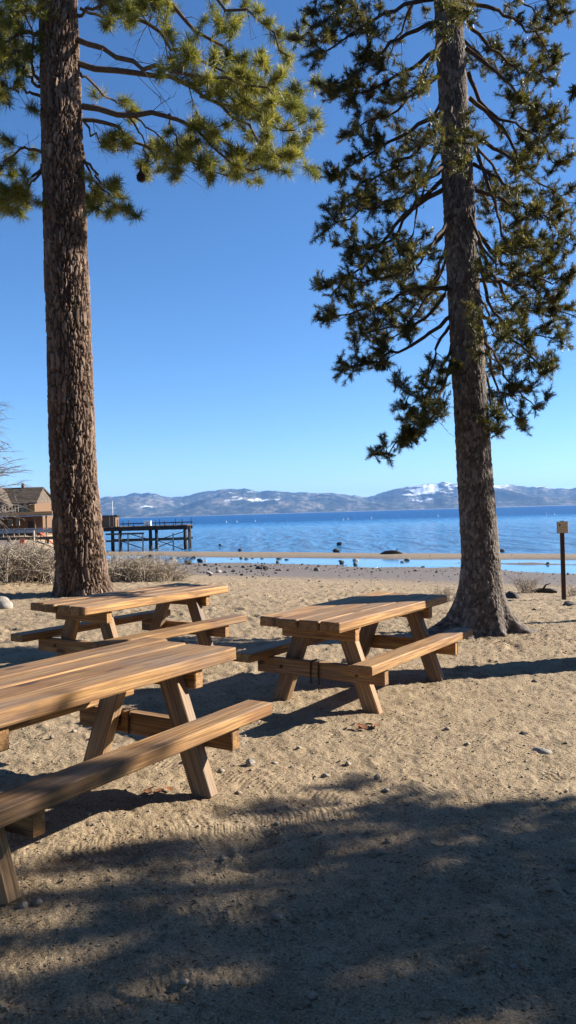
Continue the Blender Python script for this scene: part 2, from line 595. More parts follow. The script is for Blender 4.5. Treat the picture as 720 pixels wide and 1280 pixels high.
M = dict(
    wood=m_wood(), wood_grey=m_wood('greyed_timber', .18), sand=m_sand(), water=m_water(), mountain=m_mountain(),
    bark_plate=m_bark('furrowed_plate_bark', (.070, .046, .034), (.165, .112, .082), (.31, .225, .17)),
    bark_scale=m_bark('scaly_grey_bark', (.072, .060, .052), (.145, .120, .102), (.26, .222, .19), 2.4),
    limb=m_branch('limb_bark', (.05, .036, .028), (.16, .115, .085)),
    limb_dark=m_branch('dark_limb_bark', (.035, .026, .02), (.11, .08, .062)),
    needle_long=m_needle('long_pine_needles', (.050, .072, .018), (.155, .170, .038), (.37, .335, .095), .42),
    needle_short=m_needle('short_pine_needles', (.020, .028, .012), (.058, .066, .020), (.235, .20, .05), .30),
    iron=m_plain('rusty_iron', (.09, .05, .03), (.03, .022, .018), 60, .6, .5, .4, metal=.6),
    rock=m_rock('grey_granite', (.20, .185, .165), (.07, .065, .06)),
    rock_dark=m_rock('dark_wet_stone', (.065, .06, .055), (.022, .021, .02)),
    rock_pale=m_rock('pale_granite', (.42, .38, .32), (.2, .17, .14)),
    twig=m_branch('dry_grey_twig', (.17, .135, .10), (.44, .37, .29)),
    twig_dark=m_branch('bare_twig', (.12, .10, .09), (.30, .265, .24)),
    litter=m_branch('pine_litter', (.05, .028, .015), (.20, .125, .065)),
    pebble=m_rock('pebble', (.34, .29, .23), (.14, .11, .085)),
    leaf=m_plain('dry_leaf', (.26, .11, .045), (.12, .05, .025), 40),
    post=m_plain('creosoted_post', (.085, .045, .028), (.035, .02, .014), 30, .8, .2, .4, (1, 1, .15)),
    signface=m_plain('sun_faded_sign_face', (.60, .47, .30), (.52, .40, .25), 30, .6, .3, .05),
    signframe=m_plain('sign_edge', (.30, .26, .20), (.2, .17, .13), 40, .6),
    ink=m_plain('faded_brown_ink', (.16, .08, .05), (.12, .06, .04), 40, .6, .2, .0),
    drift=m_plain('wet_driftwood', (.06, .045, .035), (.025, .02, .016), 15, .7, .3, .6, (.3, 2, 2)),
    pierwood=m_plain('old_pier_timber', (.13, .095, .07), (.055, .04, .03), 6, .85, .2, .5, (1, 1, .4)),
    pierpale=m_plain('bleached_pier_timber', (.40, .34, .27), (.26, .21, .16), 6, .85, .2, .3),
    pile=m_plain('dark_pier_pile', (.05, .038, .03), (.02, .016, .014), 6, .8, .2, .5, (1, 1, .3)),
    shingle=m_plain('mossy_shingle', (.17, .125, .085), (.06, .048, .036), 1.6, .9, .2, .6, (1, 1, 2)),
    wall_ochre=m_plain('ochre_siding', (.42, .27, .10), (.32, .20, .075), 3, .8),
    wall_brown=m_plain('brown_siding', (.20, .115, .062), (.13, .072, .04), 3, .8, .2, .3, (1, 1, 5)),
    fascia=m_plain('orange_stained_fascia', (.42, .25, .12), (.33, .19, .085), 3, .7),
    trim=m_plain('pale_trim', (.50, .42, .30), (.42, .34, .24), 4, .7),
    glass=m_plain('window_glass', (.03, .04, .05), (.02, .025, .03), 2, .12, .6, .0),
    grey=m_plain('grey_painted_rail', (.30, .33, .36), (.22, .24, .27), 4, .7),
    white=m_plain('white_paint', (.78, .78, .76), (.70, .70, .68), 5, .5),
    orange=m_plain('orange_barrier', (.62, .13, .05), (.5, .1, .04), 5, .6),
    cone=m_plain('dark_cone_scale', (.055, .03, .02), (.02, .012, .01), 60, .85),
)

# ------------------------------------------------------------------ terrain
NEAR = lambda x, y: -.0129 * x + .0044 * y


def terr(x, y):
    """ground height, metres; arrays"""
    x = np.asarray(x, dtype=float)
    y = np.asarray(y, dtype=float)
    q = y + .65 * x + 2.2 * (vnoise(x * .07 + 3, y * .07 + 9, s=5) - .5)
    qq = y + .65 * x
    z0 = NEAR(np.clip(x, -12, 12), np.clip(y, -10, 18)) * (1 - sstep(22, 46, qq))
    bx = np.interp(qq, [14, 20, 30, 45, 58, 62, 65, 68, 71.5, 74, 79, 82, 90, 140, 400], [0, -.24, -.95, -1.78, -2.25, -2.38, -2.52, -2.54, -2.45, -2.26, -2.26, -2.46, -3.0, -6, -14])
    qn = q + 2.0 * (fbm(x * .05 + 1.7, y * .16 + 8, s=9, o=3) - .5)
    bq = np.interp(qn, [14, 20, 30, 45, 58, 62, 65, 68, 71.5, 74, 79, 82, 90, 140, 400], [0, -.24, -.95, -1.78, -2.25, -2.38, -2.52, -2.54, -2.45, -2.26, -2.26, -2.46, -3.0, -6, -14])
    k = sstep(25, 50, qq)
    b = bx * (1 - k) + bq * k
    # sand spit dividing the lagoon on the right
    b = b + .20 * np.exp(-((q - 66.0) / 1.0) ** 2) * sstep(4, 14, x)
    b = b - .24 * np.exp(-((q - 59.5) / 2.3) ** 2) * sstep(11.5, 16, x)
    b = b + .30 * (fbm(x * .13, y * .34, s=31, o=4) - .5) * sstep(44, 58, qq) * sstep(74, 71, qq)
    z = z0 + b
    # bank on the left with the shrubs, and the built-up land by the house
    bank = sstep(-5.0, -9.0, x + .09 * (y - 20)) * sstep(14, 19, y) * sstep(60, 40, y)
    z = z + bank * .55
    land = sstep(0, 7, -(x + .268 * y)) * sstep(36, 60, y)
    z = z * (1 - land) + land * (-.45 + .0 * x)
    # far shore under the mountains
    far = sstep(9000, 14500, np.hypot(x, y))
    return z + far * 17


def terr1(x, y):
    return float(terr(np.array([x]), np.array([y]))[0])


def rough(x, y):
    """trampled sand relief"""
    r = np.hypot(x, y)
    q = y + .65 * x
    h = .022 * (fbm(x * 1.1, y * 1.1, s=3, o=3) - .5)
    f1, f2, cid = cell(x * 3.4 + .5 * vnoise(x * 5, y * 5, s=8), y * 3.4 + .5 * vnoise(x * 5 + 9, y * 5, s=8), np.zeros_like(x), s=2)
    pr = sstep(.42, .12, f1) * (cid > .35) * (.4 + cid)
    keep = .35 + .65 * sstep(.42, .6, fbm(x * .45, y * .45, s=21, o=2))
    h = h - .020 * pr * keep + .010 * np.exp(-((f1 - .46) / .10) ** 2) * (cid > .35) * keep
    h = h + .015 * (fbm(x * 7.5, y * 7.5, s=13, o=3) - .5)
    h = h +   .018 * (fbm(x * 24, y * 24, s=14, o=2) - .5)
    calm = sstep(30, 52, q)
    far = sstep(70, 100, r)
    return h * (1 - .8 * calm) * (1 - far) * (1 + .9 * sstep(6, 14, r))


_YS = np.exp(np.linspace(math.log(1.0), math.log(3000), 420))


def G(px, py):
    """ground point under a photograph pixel"""
    d = P(px, py, 1.0) - Vector((0, 0, EYE))
    ys = _YS
    for _ in range(3):
        below = EYE + d.z * ys < terr(d.x * ys, ys)
        k = int(np.argmax(below)) if below.any() else len(ys) - 1
        a, b = ys[max(k - 1, 0)], ys[k]
        ys = np.linspace(a, b, 40)
    Y = float((a + b) / 2)
    return Vector((d.x * Y, Y, max(terr1(d.x * Y, Y), -30)))


def build_ground():
    rad = [.35]
    while rad[-1] < 32:
        rad.append(rad[-1] * 1.0062)
    while rad[-1] < 130:
        rad.append(rad[-1] * 1.010)
    while rad[-1] < 28000:
        rad.append(rad[-1] * 1.10)
    rad = np.array(rad)
    ang = np.concatenate([np.arange(-26, 26, .125), np.arange(26, 60, .8), np.arange(60, 300, 3.0), np.arange(300, 334, .8)])
    ang = np.radians(ang)
    na, nr = len(ang), len(rad)
    A, Rr = np.meshgrid(ang, rad)
    x, y = np.sin(A) * Rr, np.cos(A) * Rr
    x, y = x.ravel(), y.ravel()
    z = terr(x, y) + rough(x, y)
    # small moats and mounds where posts and trunks meet the sand come from the relief itself
    q = y + .65 * x
    wet = sstep(36, 50, q + 5 * (fbm(x * .12, y * .3, s=41, o=3) - .5)) * sstep(-1.4, -1.75, z) * sstep(-2.02, -2.25, z) * .45
    wet = np.maximum(wet, sstep(27, 42, q + 9 * (fbm(x * .12, y * .3, s=41, o=3) - .5)) * sstep(73, 66, q) * .95)
    wet = np.maximum(wet, sstep(WATER + .10, WATER + .02, z))
    wet = wet * sstep(300, 200, np.hypot(x, y))
    v = np.stack([x, y, z], 1)
    v = np.concatenate([v, [[0, 0, float(terr1(0, 0))]]])
    wet = np.concatenate([wet, [0]])
    i = np.arange(nr - 1)[:, None] * na
    j = np.arange(na)[None, :]
    j2 = (j + 1) % na
    f = np.stack([(i + j), (i + j2), (i + na + j2), (i + na + j)], -1).reshape(-1, 4)[:, ::-1]
    c = len(v) - 1
    tri = np.stack([np.full(na, c), (np.arange(na) + 1) % na, np.arange(na)], 1)[:, ::-1]
    me = np_mesh('sand_beach', v, [f, tri], True, attrs={'wet': wet})
    # normals up
    if me.polygons[0].normal.z < 0:
        me.flip_normals()
    tag(link('sand_beach', me, M['sand']), kind='structure')


build_ground()


def build_water():
    # one sheet, cut along a line behind the first pools
    xs = [-29000, -3000, -400, -60, 0, 60, 400, 3000, 29000]
    ys = [34, 60, 120, 400, 1500, 6000, 14000, 29000]
    v = [(x, y, WATER) for y in ys for x in xs]
    n = len(xs)
    f = [(j * n + i, j * n + i + 1, (j + 1) * n + i + 1, (j + 1) * n + i) for j in range(len(ys) - 1) for i in range(n - 1)]
    me = np_mesh('lake', np.array(v, float), np.array(f), False)
    tag(link('lake', me, M['water']), kind='structure')


build_water()


# ------------------------------------------------------------------ mountains
def build_hills():
    prof = [(-900, 622), (-300, 616), (-100, 620), (20, 618), (50, 614), (75, 619), (130, 622), (150, 619), (170, 616), (186, 615), (200, 619), (216, 622), (240, 617.5), (265, 612), (290, 610.5), (306, 610), (320, 613), (345, 612.5),
            (370, 615), (400, 615.5), (430, 617), (452, 620), (470, 618.5), (490, 613), (510, 608), (530, 605.5), (553, 603.5), (575, 606), (600, 609), (620, 606), (642, 605), (660, 609), (680, 608), (700, 611), (720, 610), (900, 606), (1200, 615), (1700, 612)]
    pxs = np.arange(-900, 1700, 2.0)
    ridge = np.interp(pxs, [p[0] for p in prof], [p[1] for p in prof])
    ridge = ridge + 2.2 * (fbm(pxs * .09, pxs * 0, s=51, o=4) - .5) * 2
    D0, D1, D2 = 13500.0, 18500.0, 23500.0
    nr = 110
    rows = []
    snow = []
    hor = HOR + (pxs - CX) * math.tan(ROLL)
    for k in range(nr):
        s = k / (nr - 1)
        D = D0 + (D2 - D0) * s
        az = (pxs - CX) / FPX
        X = az * D
        hr = np.maximum((hor - ridge) / FPX * D1, 40)
        u = (D - D0) / (D1 - D0)
        wig = 1.0 + .10 * (fbm(pxs * .012, pxs * 0 + 3, s=61, o=3) - .5)
        if u <= 1:
            pr = (u * wig).clip(0, 1) ** .85
        else:
            pr = np.full_like(pxs, max(0.0, 1 - (D - D1) / (D2 - D1)))
        nn = fbm(X * .00055, np.full_like(X, D * .00055), s=71, o=5)
        rg = 1 - np.abs(2 * fbm(X * .0004 + 7, np.full_like(X, D * .00025), s=81, o=4) - 1) * 2
        w = np.sin(np.clip(u, 0, 1) * math.pi) if u < 1 else 0
        h = hr * pr * (1 + .0 * nn) + hr * w * (.75 * (nn - .5) + .45 * (rg - .5))
        h = np.minimum(h, hr * D / D1 * (.985 if abs(u - 1) > .03 else 1.0))
        z = h + WATER - 3 * (1 if k == 0 else 0) - (30 if k == nr - 1 else 0)
        rows.append(np.stack([X, np.full_like(X, D), z], 1))
        patch = np.exp(-(((pxs - 535) / 38) ** 2)) * np.exp(-((u - .66) / .26) ** 2) * .38
        patch += np.exp(-(((pxs - 290) / 130) ** 2)) * np.exp(-((u - .6) / .3) ** 2) * .15
        patch += sstep(480, 560, pxs) * sstep(.75, 1.0, np.full_like(pxs, u)) * .20
        snow.append(patch)
    v = np.concatenate(rows)
    n = len(pxs)
    i = np.arange(nr - 1)[:, None] * n
    j = np.arange(n - 1)[None, :]
    f = np.stack([i + j, i + j + 1, i + n + j + 1, i + n + j], -1).reshape(-1, 4)
    me = np_mesh('hills', v, f, True, attrs={'snow': np.concatenate(snow)})
    tag(link('hills', me, M['mountain']), kind='structure')


build_hills()


# ------------------------------------------------------------------ pines
def trunk_mesh(center, radius, zs, n_ang, amp, kind, base_lobes=None, seed=0):
    """center(z)->(x,y) arrays, radius(z)->r ; displaced bark; local z from ground"""
    th = np.linspace(0, 2 * math.pi, n_ang, endpoint=False)
    T, Z = np.meshgrid(th, zs)
    cx, cy = center(Z)
    r = radius(Z)
    if base_lobes is not None:
        r = r + base_lobes(T, Z)
    ux, uy = np.cos(T), np.sin(T)
    wx, wy, wz = ux * r, uy * r, Z
    if kind == 'plate':
        w1 = fbm(wx * 3.2, wy * 3.2, wz * 1.5, s=seed, o=3) - .5
        w2 = fbm(wx * 3.2 + 5, wy * 3.2 + 9, wz * 1.5, s=seed + 2, o=3) - .5
        ax_, ay_ = wx + .16 * w1, wy + .16 * w2
        j1 = fbm(wx * 21, wy * 21, wz * 9, s=seed + 7, o=3) - .5
        j2 = fbm(wx * 21 + 4, wy * 21, wz * 9 + 7, s=seed + 8, o=3) - .5
        f1, f2, cid = cell(ax_ * 12.5 + .75 * j1, ay_ * 12.5 + .75 * j2, wz * 3.0 + 1.6 * j1 + 2.0 * w2, s=seed + 1)
        fur = fbm(wx * 48, wy * 48, wz * 22, s=seed + 9, o=3) - .5
        r1 = np.abs(vnoise(ax_ * 7.5, ay_ * 7.5, wz * .9 + .8 * w2, s=seed + 11) - .5) * 2
        big = sstep(.02, .20, r1 + .20 * j1)
        e = sstep(.05, .22, f2 - f1 + .12 * fur) * (.35 + .65 * big)
        ridge = e
        pl = .6 * cid + .4 * (fur + .5)
        d = amp * (e - .7) + .30 * amp * (cid - .5) * e + amp * .30 * fur
    else:
        s = 26.0
        f1, f2, cid = cell(wx * s, wy * s, wz * s * .62, s=seed + 1)
        e = sstep(0, .35, f2 - f1)
        ridge = e
        pl = cid
        lg = fbm(wx * 9, wy * 9, wz * 2.0, s=seed + 3, o=3) - .5
        d = amp * (e - .6) + amp * .9 * (cid - .5) * e + amp * 1.6 * lg
    r2 = r + d
    v = np.stack([cx + ux * r2, cy + uy * r2, Z], -1).reshape(-1, 3)
    n, k = n_ang, len(zs)
    i = np.arange(k - 1)[:, None] * n
    j = np.arange(n)[None, :]
    f = np.stack([i + j, i + (j + 1) % n, i + n + (j + 1) % n, i + n + j], -1).reshape(-1, 4)
    return np_mesh('trunk', v, f, True, attrs={'plate': pl.ravel(), 'ridge': ridge.ravel()})


class Crown:
    """limbs, twigs and needle tufts of one tree gathered in one mesh"""

    def __init__(s, seed, nlen, nwid, npt, spread=1.0, brush=.55):
        s.brush = brush
        s.r = np.random.default_rng(seed)
        s.v, s.f4, s.f3, s.nv = [], [], [], 0
        s.tp, s.td, s.tc = [], [], []
        s.nlen, s.nwid, s.npt, s.spread = nlen, nwid, npt, spread

    def tube(s, pts, rad, n=5):
        pts = np.asarray(pts, float)
        k = len(pts)
        t = np.gradient(pts, axis=0)
        t /= np.linalg.norm(t, axis=1, keepdims=True) + 1e-9
        ref = np.where(np.abs(t[:, 2:3]) < .9, [[0, 0, 1.0]], [[1.0, 0, 0]])
        a = np.cross(t, ref)
        a /= np.linalg.norm(a, axis=1, keepdims=True) + 1e-9
        b = np.cross(t, a)
        an = np.linspace(0, 2 * math.pi, n, endpoint=False)
        ring = pts[:, None] + (a[:, None] * np.cos(an)[None, :, None] + b[:, None] * np.sin(an)[None, :, None]) * np.asarray(rad)[:, None, None]
        s.v.append(ring.reshape(-1, 3))
        i = np.arange(k - 1)[:, None] * n + s.nv
        j = np.arange(n)[None, :]
        s.f4.append(np.stack([i + j, i + (j + 1) % n, i + n + (j + 1) % n, i + n + j], -1).reshape(-1, 4))
        s.nv += k * n

    def tuft(s, p, d, c=None):
        s.tp.append(p)
        s.td.append(d)
        s.tc.append(s.r.random() if c is None else c)

    @staticmethod
    def smooth(pts, n):
        pts = np.asarray(pts, float)
        k = len(pts)
        t = np.linspace(0, k - 1, n)
        out = []
        for x in t:
            i = min(int(x), k - 2)
            u = x - i
            p0, p1, p2, p3 = pts[max(i - 1, 0)], pts[i], pts[i + 1], pts[min(i + 2, k - 1)]
            out.append(.5 * ((2 * p1) + (-p0 + p2) * u + (2 * p0 - 5 * p1 + 4 * p2 - p3) * u * u + (-p0 + 3 * p1 - 3 * p2 + p3) * u ** 3))
        return np.array(out)

    def limb(s, pts, r0, nsub, sub_len, tufts, t0=.3, up=.15, twig=.10, jit=.05, bare=0, dead=0):
        rr = s.r
        L = s.smooth(pts, 14)
        L[1:] += rr.normal(0, jit, (13, 3)) * np.linspace(.3, 1, 13)[:, None]
        rad = r0 * np.linspace(1, .22, 14)
        s.tube(L, rad, 6)
        for k in range(dead):
            x = rr.uniform(.12, .8) * 12.99
            i = int(x)
            p = L[i]
            tg = L[i + 1] - L[i]
            d = tg / np.linalg.norm(tg) * .6 + rr.normal(0, .6, 3)
            d /= np.linalg.norm(d)
            ln = sub_len * rr.uniform(.3, .9)
            S = s.smooth([p, p + d * ln * .5 + rr.normal(0, .04, 3), p + d * ln + [0, 0, -.12 * ln] + rr.normal(0, .05, 3)], 5)
            s.tube(S, max(r0 * .16, .004) * np.linspace(1, .35, 5), 4)
            for q in range(3):
                j = rr.integers(1, 5)
                dd = d + rr.normal(0, .55, 3)
                s.tube([S[j], S[j] + dd * ln * .16, S[j] + dd * ln * rr.uniform(.2, .45)], max(r0 * .08, .0028) * np.array([1, .8, .5]), 3)
        for k in range(nsub):
            u = t0 + (1 - t0) * (k + rr.random()) / nsub
            x = u * 12.99
            i = int(x)
            p = L[i] + (L[i + 1] - L[i]) * (x - i)
            tg = L[i + 1] - L[i]
            tg /= np.linalg.norm(tg)
            side = np.cross(tg, [0, 0, 1.0])
            side /= np.linalg.norm(side) + 1e-9
            sg = 1 if k % 2 else -1
            d = tg * rr.uniform(.35, 1.0) + side * sg * rr.uniform(.35, 1.0) + np.array([0, 0, rr.normal(up, .38)])
            d /= np.linalg.norm(d)
            ln = sub_len * rr.uniform(.45, 1.15) * (1.15 - .5 * u)
            bend = np.array([0, 0, rr.normal(.12, .22)]) * ln
            S = np.array([p, p + d * ln * .5 + rr.normal(0, .03, 3), p + d * ln + bend + rr.normal(0, .04, 3)])
            S = s.smooth(S, 6)
            rs = max(r0 * .30 * (1.2 - u), .005)
            s.tube(S, rs * np.linspace(1, .4, 6), 4)
            if k < bare:
                continue
            sd = S[-1] - S[-2]
            sd /= np.linalg.norm(sd)
            s.tuft(S[-1], sd)
            for q in range(tufts - 1):
                w = rr.uniform(.22, 1.0) ** .7
                y = w * 4.99
                j = int(y)
                b = S[j] + (S[j + 1] - S[j]) * (y - j)
                sd = S[j + 1] - S[j]
                sd /= np.linalg.norm(sd)
                dd = sd * rr.uniform(.3, .9) + rr.normal(0, .62, 3) + np.array([0, 0, .22])
                dd /= np.linalg.norm(dd)
                tw = twig * rr.uniform(.4, 1.5)
                e = b + dd * tw + np.array([0, 0, .12 * tw])
                s.tube([b, (b + e) / 2 + rr.normal(0, .006, 3), e], np.array([1, .8, .6]) * max(rs * .45, .0035), 3)
                s.tuft(e, dd)
        s.tuft(L[-1], (L[-1] - L[-2]) / np.linalg.norm(L[-1] - L[-2]))

    def mesh(s, sel=None):
        rr = s.r
        tp, td, tc = np.array(s.tp), np.array(s.td), np.array(s.tc)
        n, k = len(tp), s.npt
        # needles leave the last stretch of the twig in a brush
        w = rr.normal(0, 1, (n, k, 3))
        w /= np.linalg.norm(w, axis=2, keepdims=True)
        d = td[:, None] * rr.uniform(.15, 1.25, (n, k, 1)) + w * s.spread
        d /= np.linalg.norm(d, axis=2, keepdims=True)
        back = rr.uniform(0, s.brush, (n, k, 1)) * s.nlen
        base = tp[:, None] - td[:, None] * back
        size = rr.uniform(.58, 1.25, (n, 1, 1))
        ln = s.nlen * size * rr.uniform(.65, 1.1, (n, k, 1))
        tip = base + d * ln
        mid = base + d * ln * .5 + np.array([0, 0, .02 * s.nlen])
        q = np.cross(d, rr.normal(0, 1, (n, k, 3)))
        q /= np.linalg.norm(q, axis=2, keepdims=True) + 1e-9
        hw = s.nwid * .5
        V = np.stack([base - q * hw * .5, base + q * hw * .5, mid + q * hw, tip, mid - q * hw], 2)   # a slim blade of 5 corners
        m = n * k
        b = (np.arange(m) * 5 + s.nv)[:, None]
        F = np.concatenate([b + np.array([[0, 1, 2]]), b + np.array([[0, 2, 4]]), b + np.array([[4, 2, 3]])])
        col = np.clip(tc[:, None] * .65 + rr.random((n, k)) * .35, 0, 1)
        verts = np.concatenate(s.v + [V.reshape(-1, 3)])
        rnd = np.concatenate([np.zeros(s.nv), np.repeat(col.ravel(), 5)])
        f4 = np.concatenate(s.f4)
        midx = np.concatenate([np.zeros(len(f4)), np.ones(len(F))])
        return np_mesh('crown', verts, [f4, F], True, midx, attrs={'rnd': rnd})


def pts3(root, pix, Y0, dY):
    """limb drawn through photograph pixels, its distance running from Y0 to Y0+dY"""
    out = []
    k = len(pix)
    for i, (px, py) in enumerate(pix):
        out.append(np.array(P(px, py, Y0 + dY * (i / (k - 1)) ** 1.2)) - np.array(root))
    return out


def random_limbs(cr, center, z0, z1, n, len0, len1, droop, r0, nsub, sub, tufts, **kw):
    for k in range(n):
        f = (k + cr.r.random() * .7) / n
        z = z0 + (z1 - z0) * f
        az = k * 2.399 + cr.r.normal(0, .3)
        ln = (len0 + (len1 - len0) * f) * cr.r.uniform(.75, 1.15)
        cx, cy = center(np.array(z))
        d = np.array([math.cos(az), math.sin(az), 0])
        o = np.array([float(cx), float(cy), z])
        dz = droop * ln
        pts = [o, o + d * ln * .35 + [0, 0, dz * .15], o + d * ln * .7 + [0, 0, dz * .55], o + d * ln + [0, 0, dz * .9]]
        cr.limb(pts, r0 * (1.1 - .6 * f), nsub, sub * (1.05 - .45 * f), tufts, **kw)


# ---- the big plated pine on the left
def pine_big():
    Y0 = 16.0
    b = P(103.5, 751, Y0)
    b.z = terr1(b.x, b.y) - .05
    root = empty('pine_tree', b)
    tag(root, 'thick left pine with deeply furrowed brown bark and long yellow green needles', 'pine tree')
    ys = np.array([760, 740, 700, 600, 400, 200, 0], float)
    cxp = np.array([103.5, 103.5, 100.5, 92.0, 85.5, 78.5, 72.5])
    wp = np.array([74, 63, 60.5, 56, 53, 50, 45.0])
    cen = np.array([list(P(a, c, Y0)) for a, c in zip(cxp, ys)])
    zz = cen[:, 2] - b.z
    xx = cen[:, 0] - b.x
    rr = wp / 2 / FPX * Y0
    zz = np.concatenate([zz, [26]])
    xx = np.concatenate([xx, [xx[-1] - .25]])
    rr = np.concatenate([rr, [.06]])
    center = lambda z: (np.interp(z, zz, xx), np.zeros_like(z))
    radius = lambda z: np.interp(z, zz, rr)
    zs = np.concatenate([np.arange(-.1, 13, .018), np.arange(13, 26, .25)])
    lobes = lambda T, Z: .12 * np.exp(-Z / .28) * (1 + .6 * np.sin(T * 5 + 1))
    me = trunk_mesh(center, radius, zs, 360, .055, 'plate', lobes, 3)
    link('trunk', me, M['bark_plate'], root)
    cr = Crown(21, .215, .0078, 46, .82, .8)
    L = lambda pix, dY, r, ns, sl, tf, **k: cr.limb(pts3(b, pix, Y0, dY), r * .74, ns, sl, tf, dead=7, jit=.075, **k)
    # right-hand limbs
    L([(97, 79), (161, 90), (222, 103), (272, 130), (311, 165), (350, 200)], -1.5, .085, 17, 1.05, 9, t0=.42)
    L([(97, 50), (139, 67), (183, 84), (225, 90), (290, 100), (350, 120)], -2.4, .08, 16, 1.05, 9, t0=.45)
    L([(103, 133), (161, 144), (211, 142), (250, 167), (283, 200), (330, 215)], -.6, .085, 17, .95, 9, t0=.45)
    L([(100, -25), (133, 5), (167, 17), (214, 53), (262, 78), (330, 140)], -1.0, .08, 14, .95, 8, t0=.45)
    L([(100, -60), (203, 0), (250, 42), (306, 83), (370, 150)], .6, .075, 17, .9, 9, t0=.5)
    L([(98, -70), (190, -40), (260, -10), (320, 25), (365, 70)], -.8, .075, 12, .8, 8, t0=.45)
    L([(103, 150), (150, 160), (190, 190), (235, 200), (300, 225)], 1.2, .06, 13, .8, 8, t0=.4)
    L([(211, 142), (222, 175), (240, 205), (265, 225)], -.2, .035, 8, .55, 7, t0=.35)
    L([(161, 144), (178, 170), (185, 200), (178, 225)], .3, .03, 7, .4, 6, t0=.5)
    L([(250, 120), (310, 140), (355, 165), (378, 195)], 0.2, .05, 13, .75, 9, t0=.15)
    L([(240, 150), (290, 185), (330, 205), (372, 180)], 0.9, .05, 12, .7, 9, t0=.25)
    L([(222, 103), (280, 105), (330, 112), (376, 120)], -1.5, .04, 12, .7, 9, t0=.2)
    L([(105, 200), (118, 217), (132, 240), (152, 258)], -.6, .045, 9, .55, 9, t0=.4)
    L([(104, 190), (112, 225), (118, 250), (122, 262)], .8, .04, 8, .5, 8, t0=.4)
    L([(100, 90), (122, 112), (150, 130), (165, 150)], 1.4, .045, 6, .5, 6, t0=.4)
    L([(98, 20), (118, 10), (145, 8), (175, 22)], -1.5, .05, 8, .55, 8, t0=.3)
    L([(98, -30), (120, -10), (150, 5), (188, 18)], -1.2, .05, 9, .6, 8, t0=.25)
    L([(100, 10), (130, 20), (165, 22), (205, 12)], .8, .045, 8, .6, 8, t0=.35)
    L([(104, 150), (120, 172), (140, 186), (152, 182)], -.9, .035, 7, .4, 7, t0=.4)
    L([(161, 144), (195, 165), (215, 190), (228, 215)], -.8, .03, 8, .5, 7, t0=.35)
    L([(49, -12), (32, -12), (12, 2), (-10, 14)], -.9, .05, 10, .6, 8, t0=.25)
    L([(50, 108), (32, 92), (18, 66), (6, 30)], .7, .05, 11, .6, 8, t0=.3)
    L([(50, 120), (30, 112), (10, 112), (-8, 128)], -.9, .045, 10, .55, 8, t0=.35)
    L([(52, 205), (40, 232), (22, 252), (5, 270)], .5, .04, 9, .5, 8, t0=.4)
    # left-hand limbs
    L([(52, 211), (38, 225), (22, 239), (0, 252)], -.8, .05, 12, .6, 8, t0=.4)
    L([(52, 190), (30, 185), (8, 205), (-15, 225)], .8, .05, 10, .7, 8, t0=.3)
    L([(50, 104), (39, 72), (36, 30), (28, -20)], -.9, .055, 10, .65, 7, t0=.3)
    L([(49, 60), (30, 60), (8, 80), (-15, 110)], -.6, .055, 11, .7, 8, t0=.3)
    L([(49, 20), (30, 15), (8, 25), (-25, 45)], 1.0, .055, 11, .7, 8, t0=.3)
    L([(49, 40), (20, 45), (-20, 60), (-60, 95)], -1.6, .06, 12, .8, 8, t0=.35)
    cr2 = lambda z: center(z)
    random_limbs(cr, cr2, 13.2, 25.4, 26, 3.9, .8, -.05, .075, 9, .85, 5, t0=.4)
    link('crown', cr.mesh(), [M['limb'], M['needle_long']], root)
    # dark cone cluster hanging in the foliage
    cn = MB()
    c0 = P(176, 221, Y0 - .7)
    for k in range(70):
        u = (k + .5) / 70
        ph = math.acos(1 - 2 * u)
        th_ = k * 2.399963
        d = Vector((math.sin(ph) * math.cos(th_), math.sin(ph) * math.sin(th_), math.cos(ph)))
        a = Vector(d) * .062
        a.z *= 1.15
        t1 = d.orthogonal().normalized()
        t2 = d.cross(t1)
        cn.add([a - t1 * .021, a + t2 * .021, a + t1 * .021, a - t2 * .021, a + d * .035 - Vector((0, 0, .012))], [(0, 1, 4), (1, 2, 4), (2, 3, 4), (3, 0, 4)], k / 70)
    cn.tube([(0, 0, -.09), (0, 0, -.05), (0, 0, .04), (0, 0, .1), (0, 0, .22)], [.02, .055, .060, .03, .006], 10)
    o = cn.build('pine_cone', M['cone'])
    o.location = c0
    tag(o, 'dark round cone hanging among the needles of the left pine', 'pine cone')
    return root


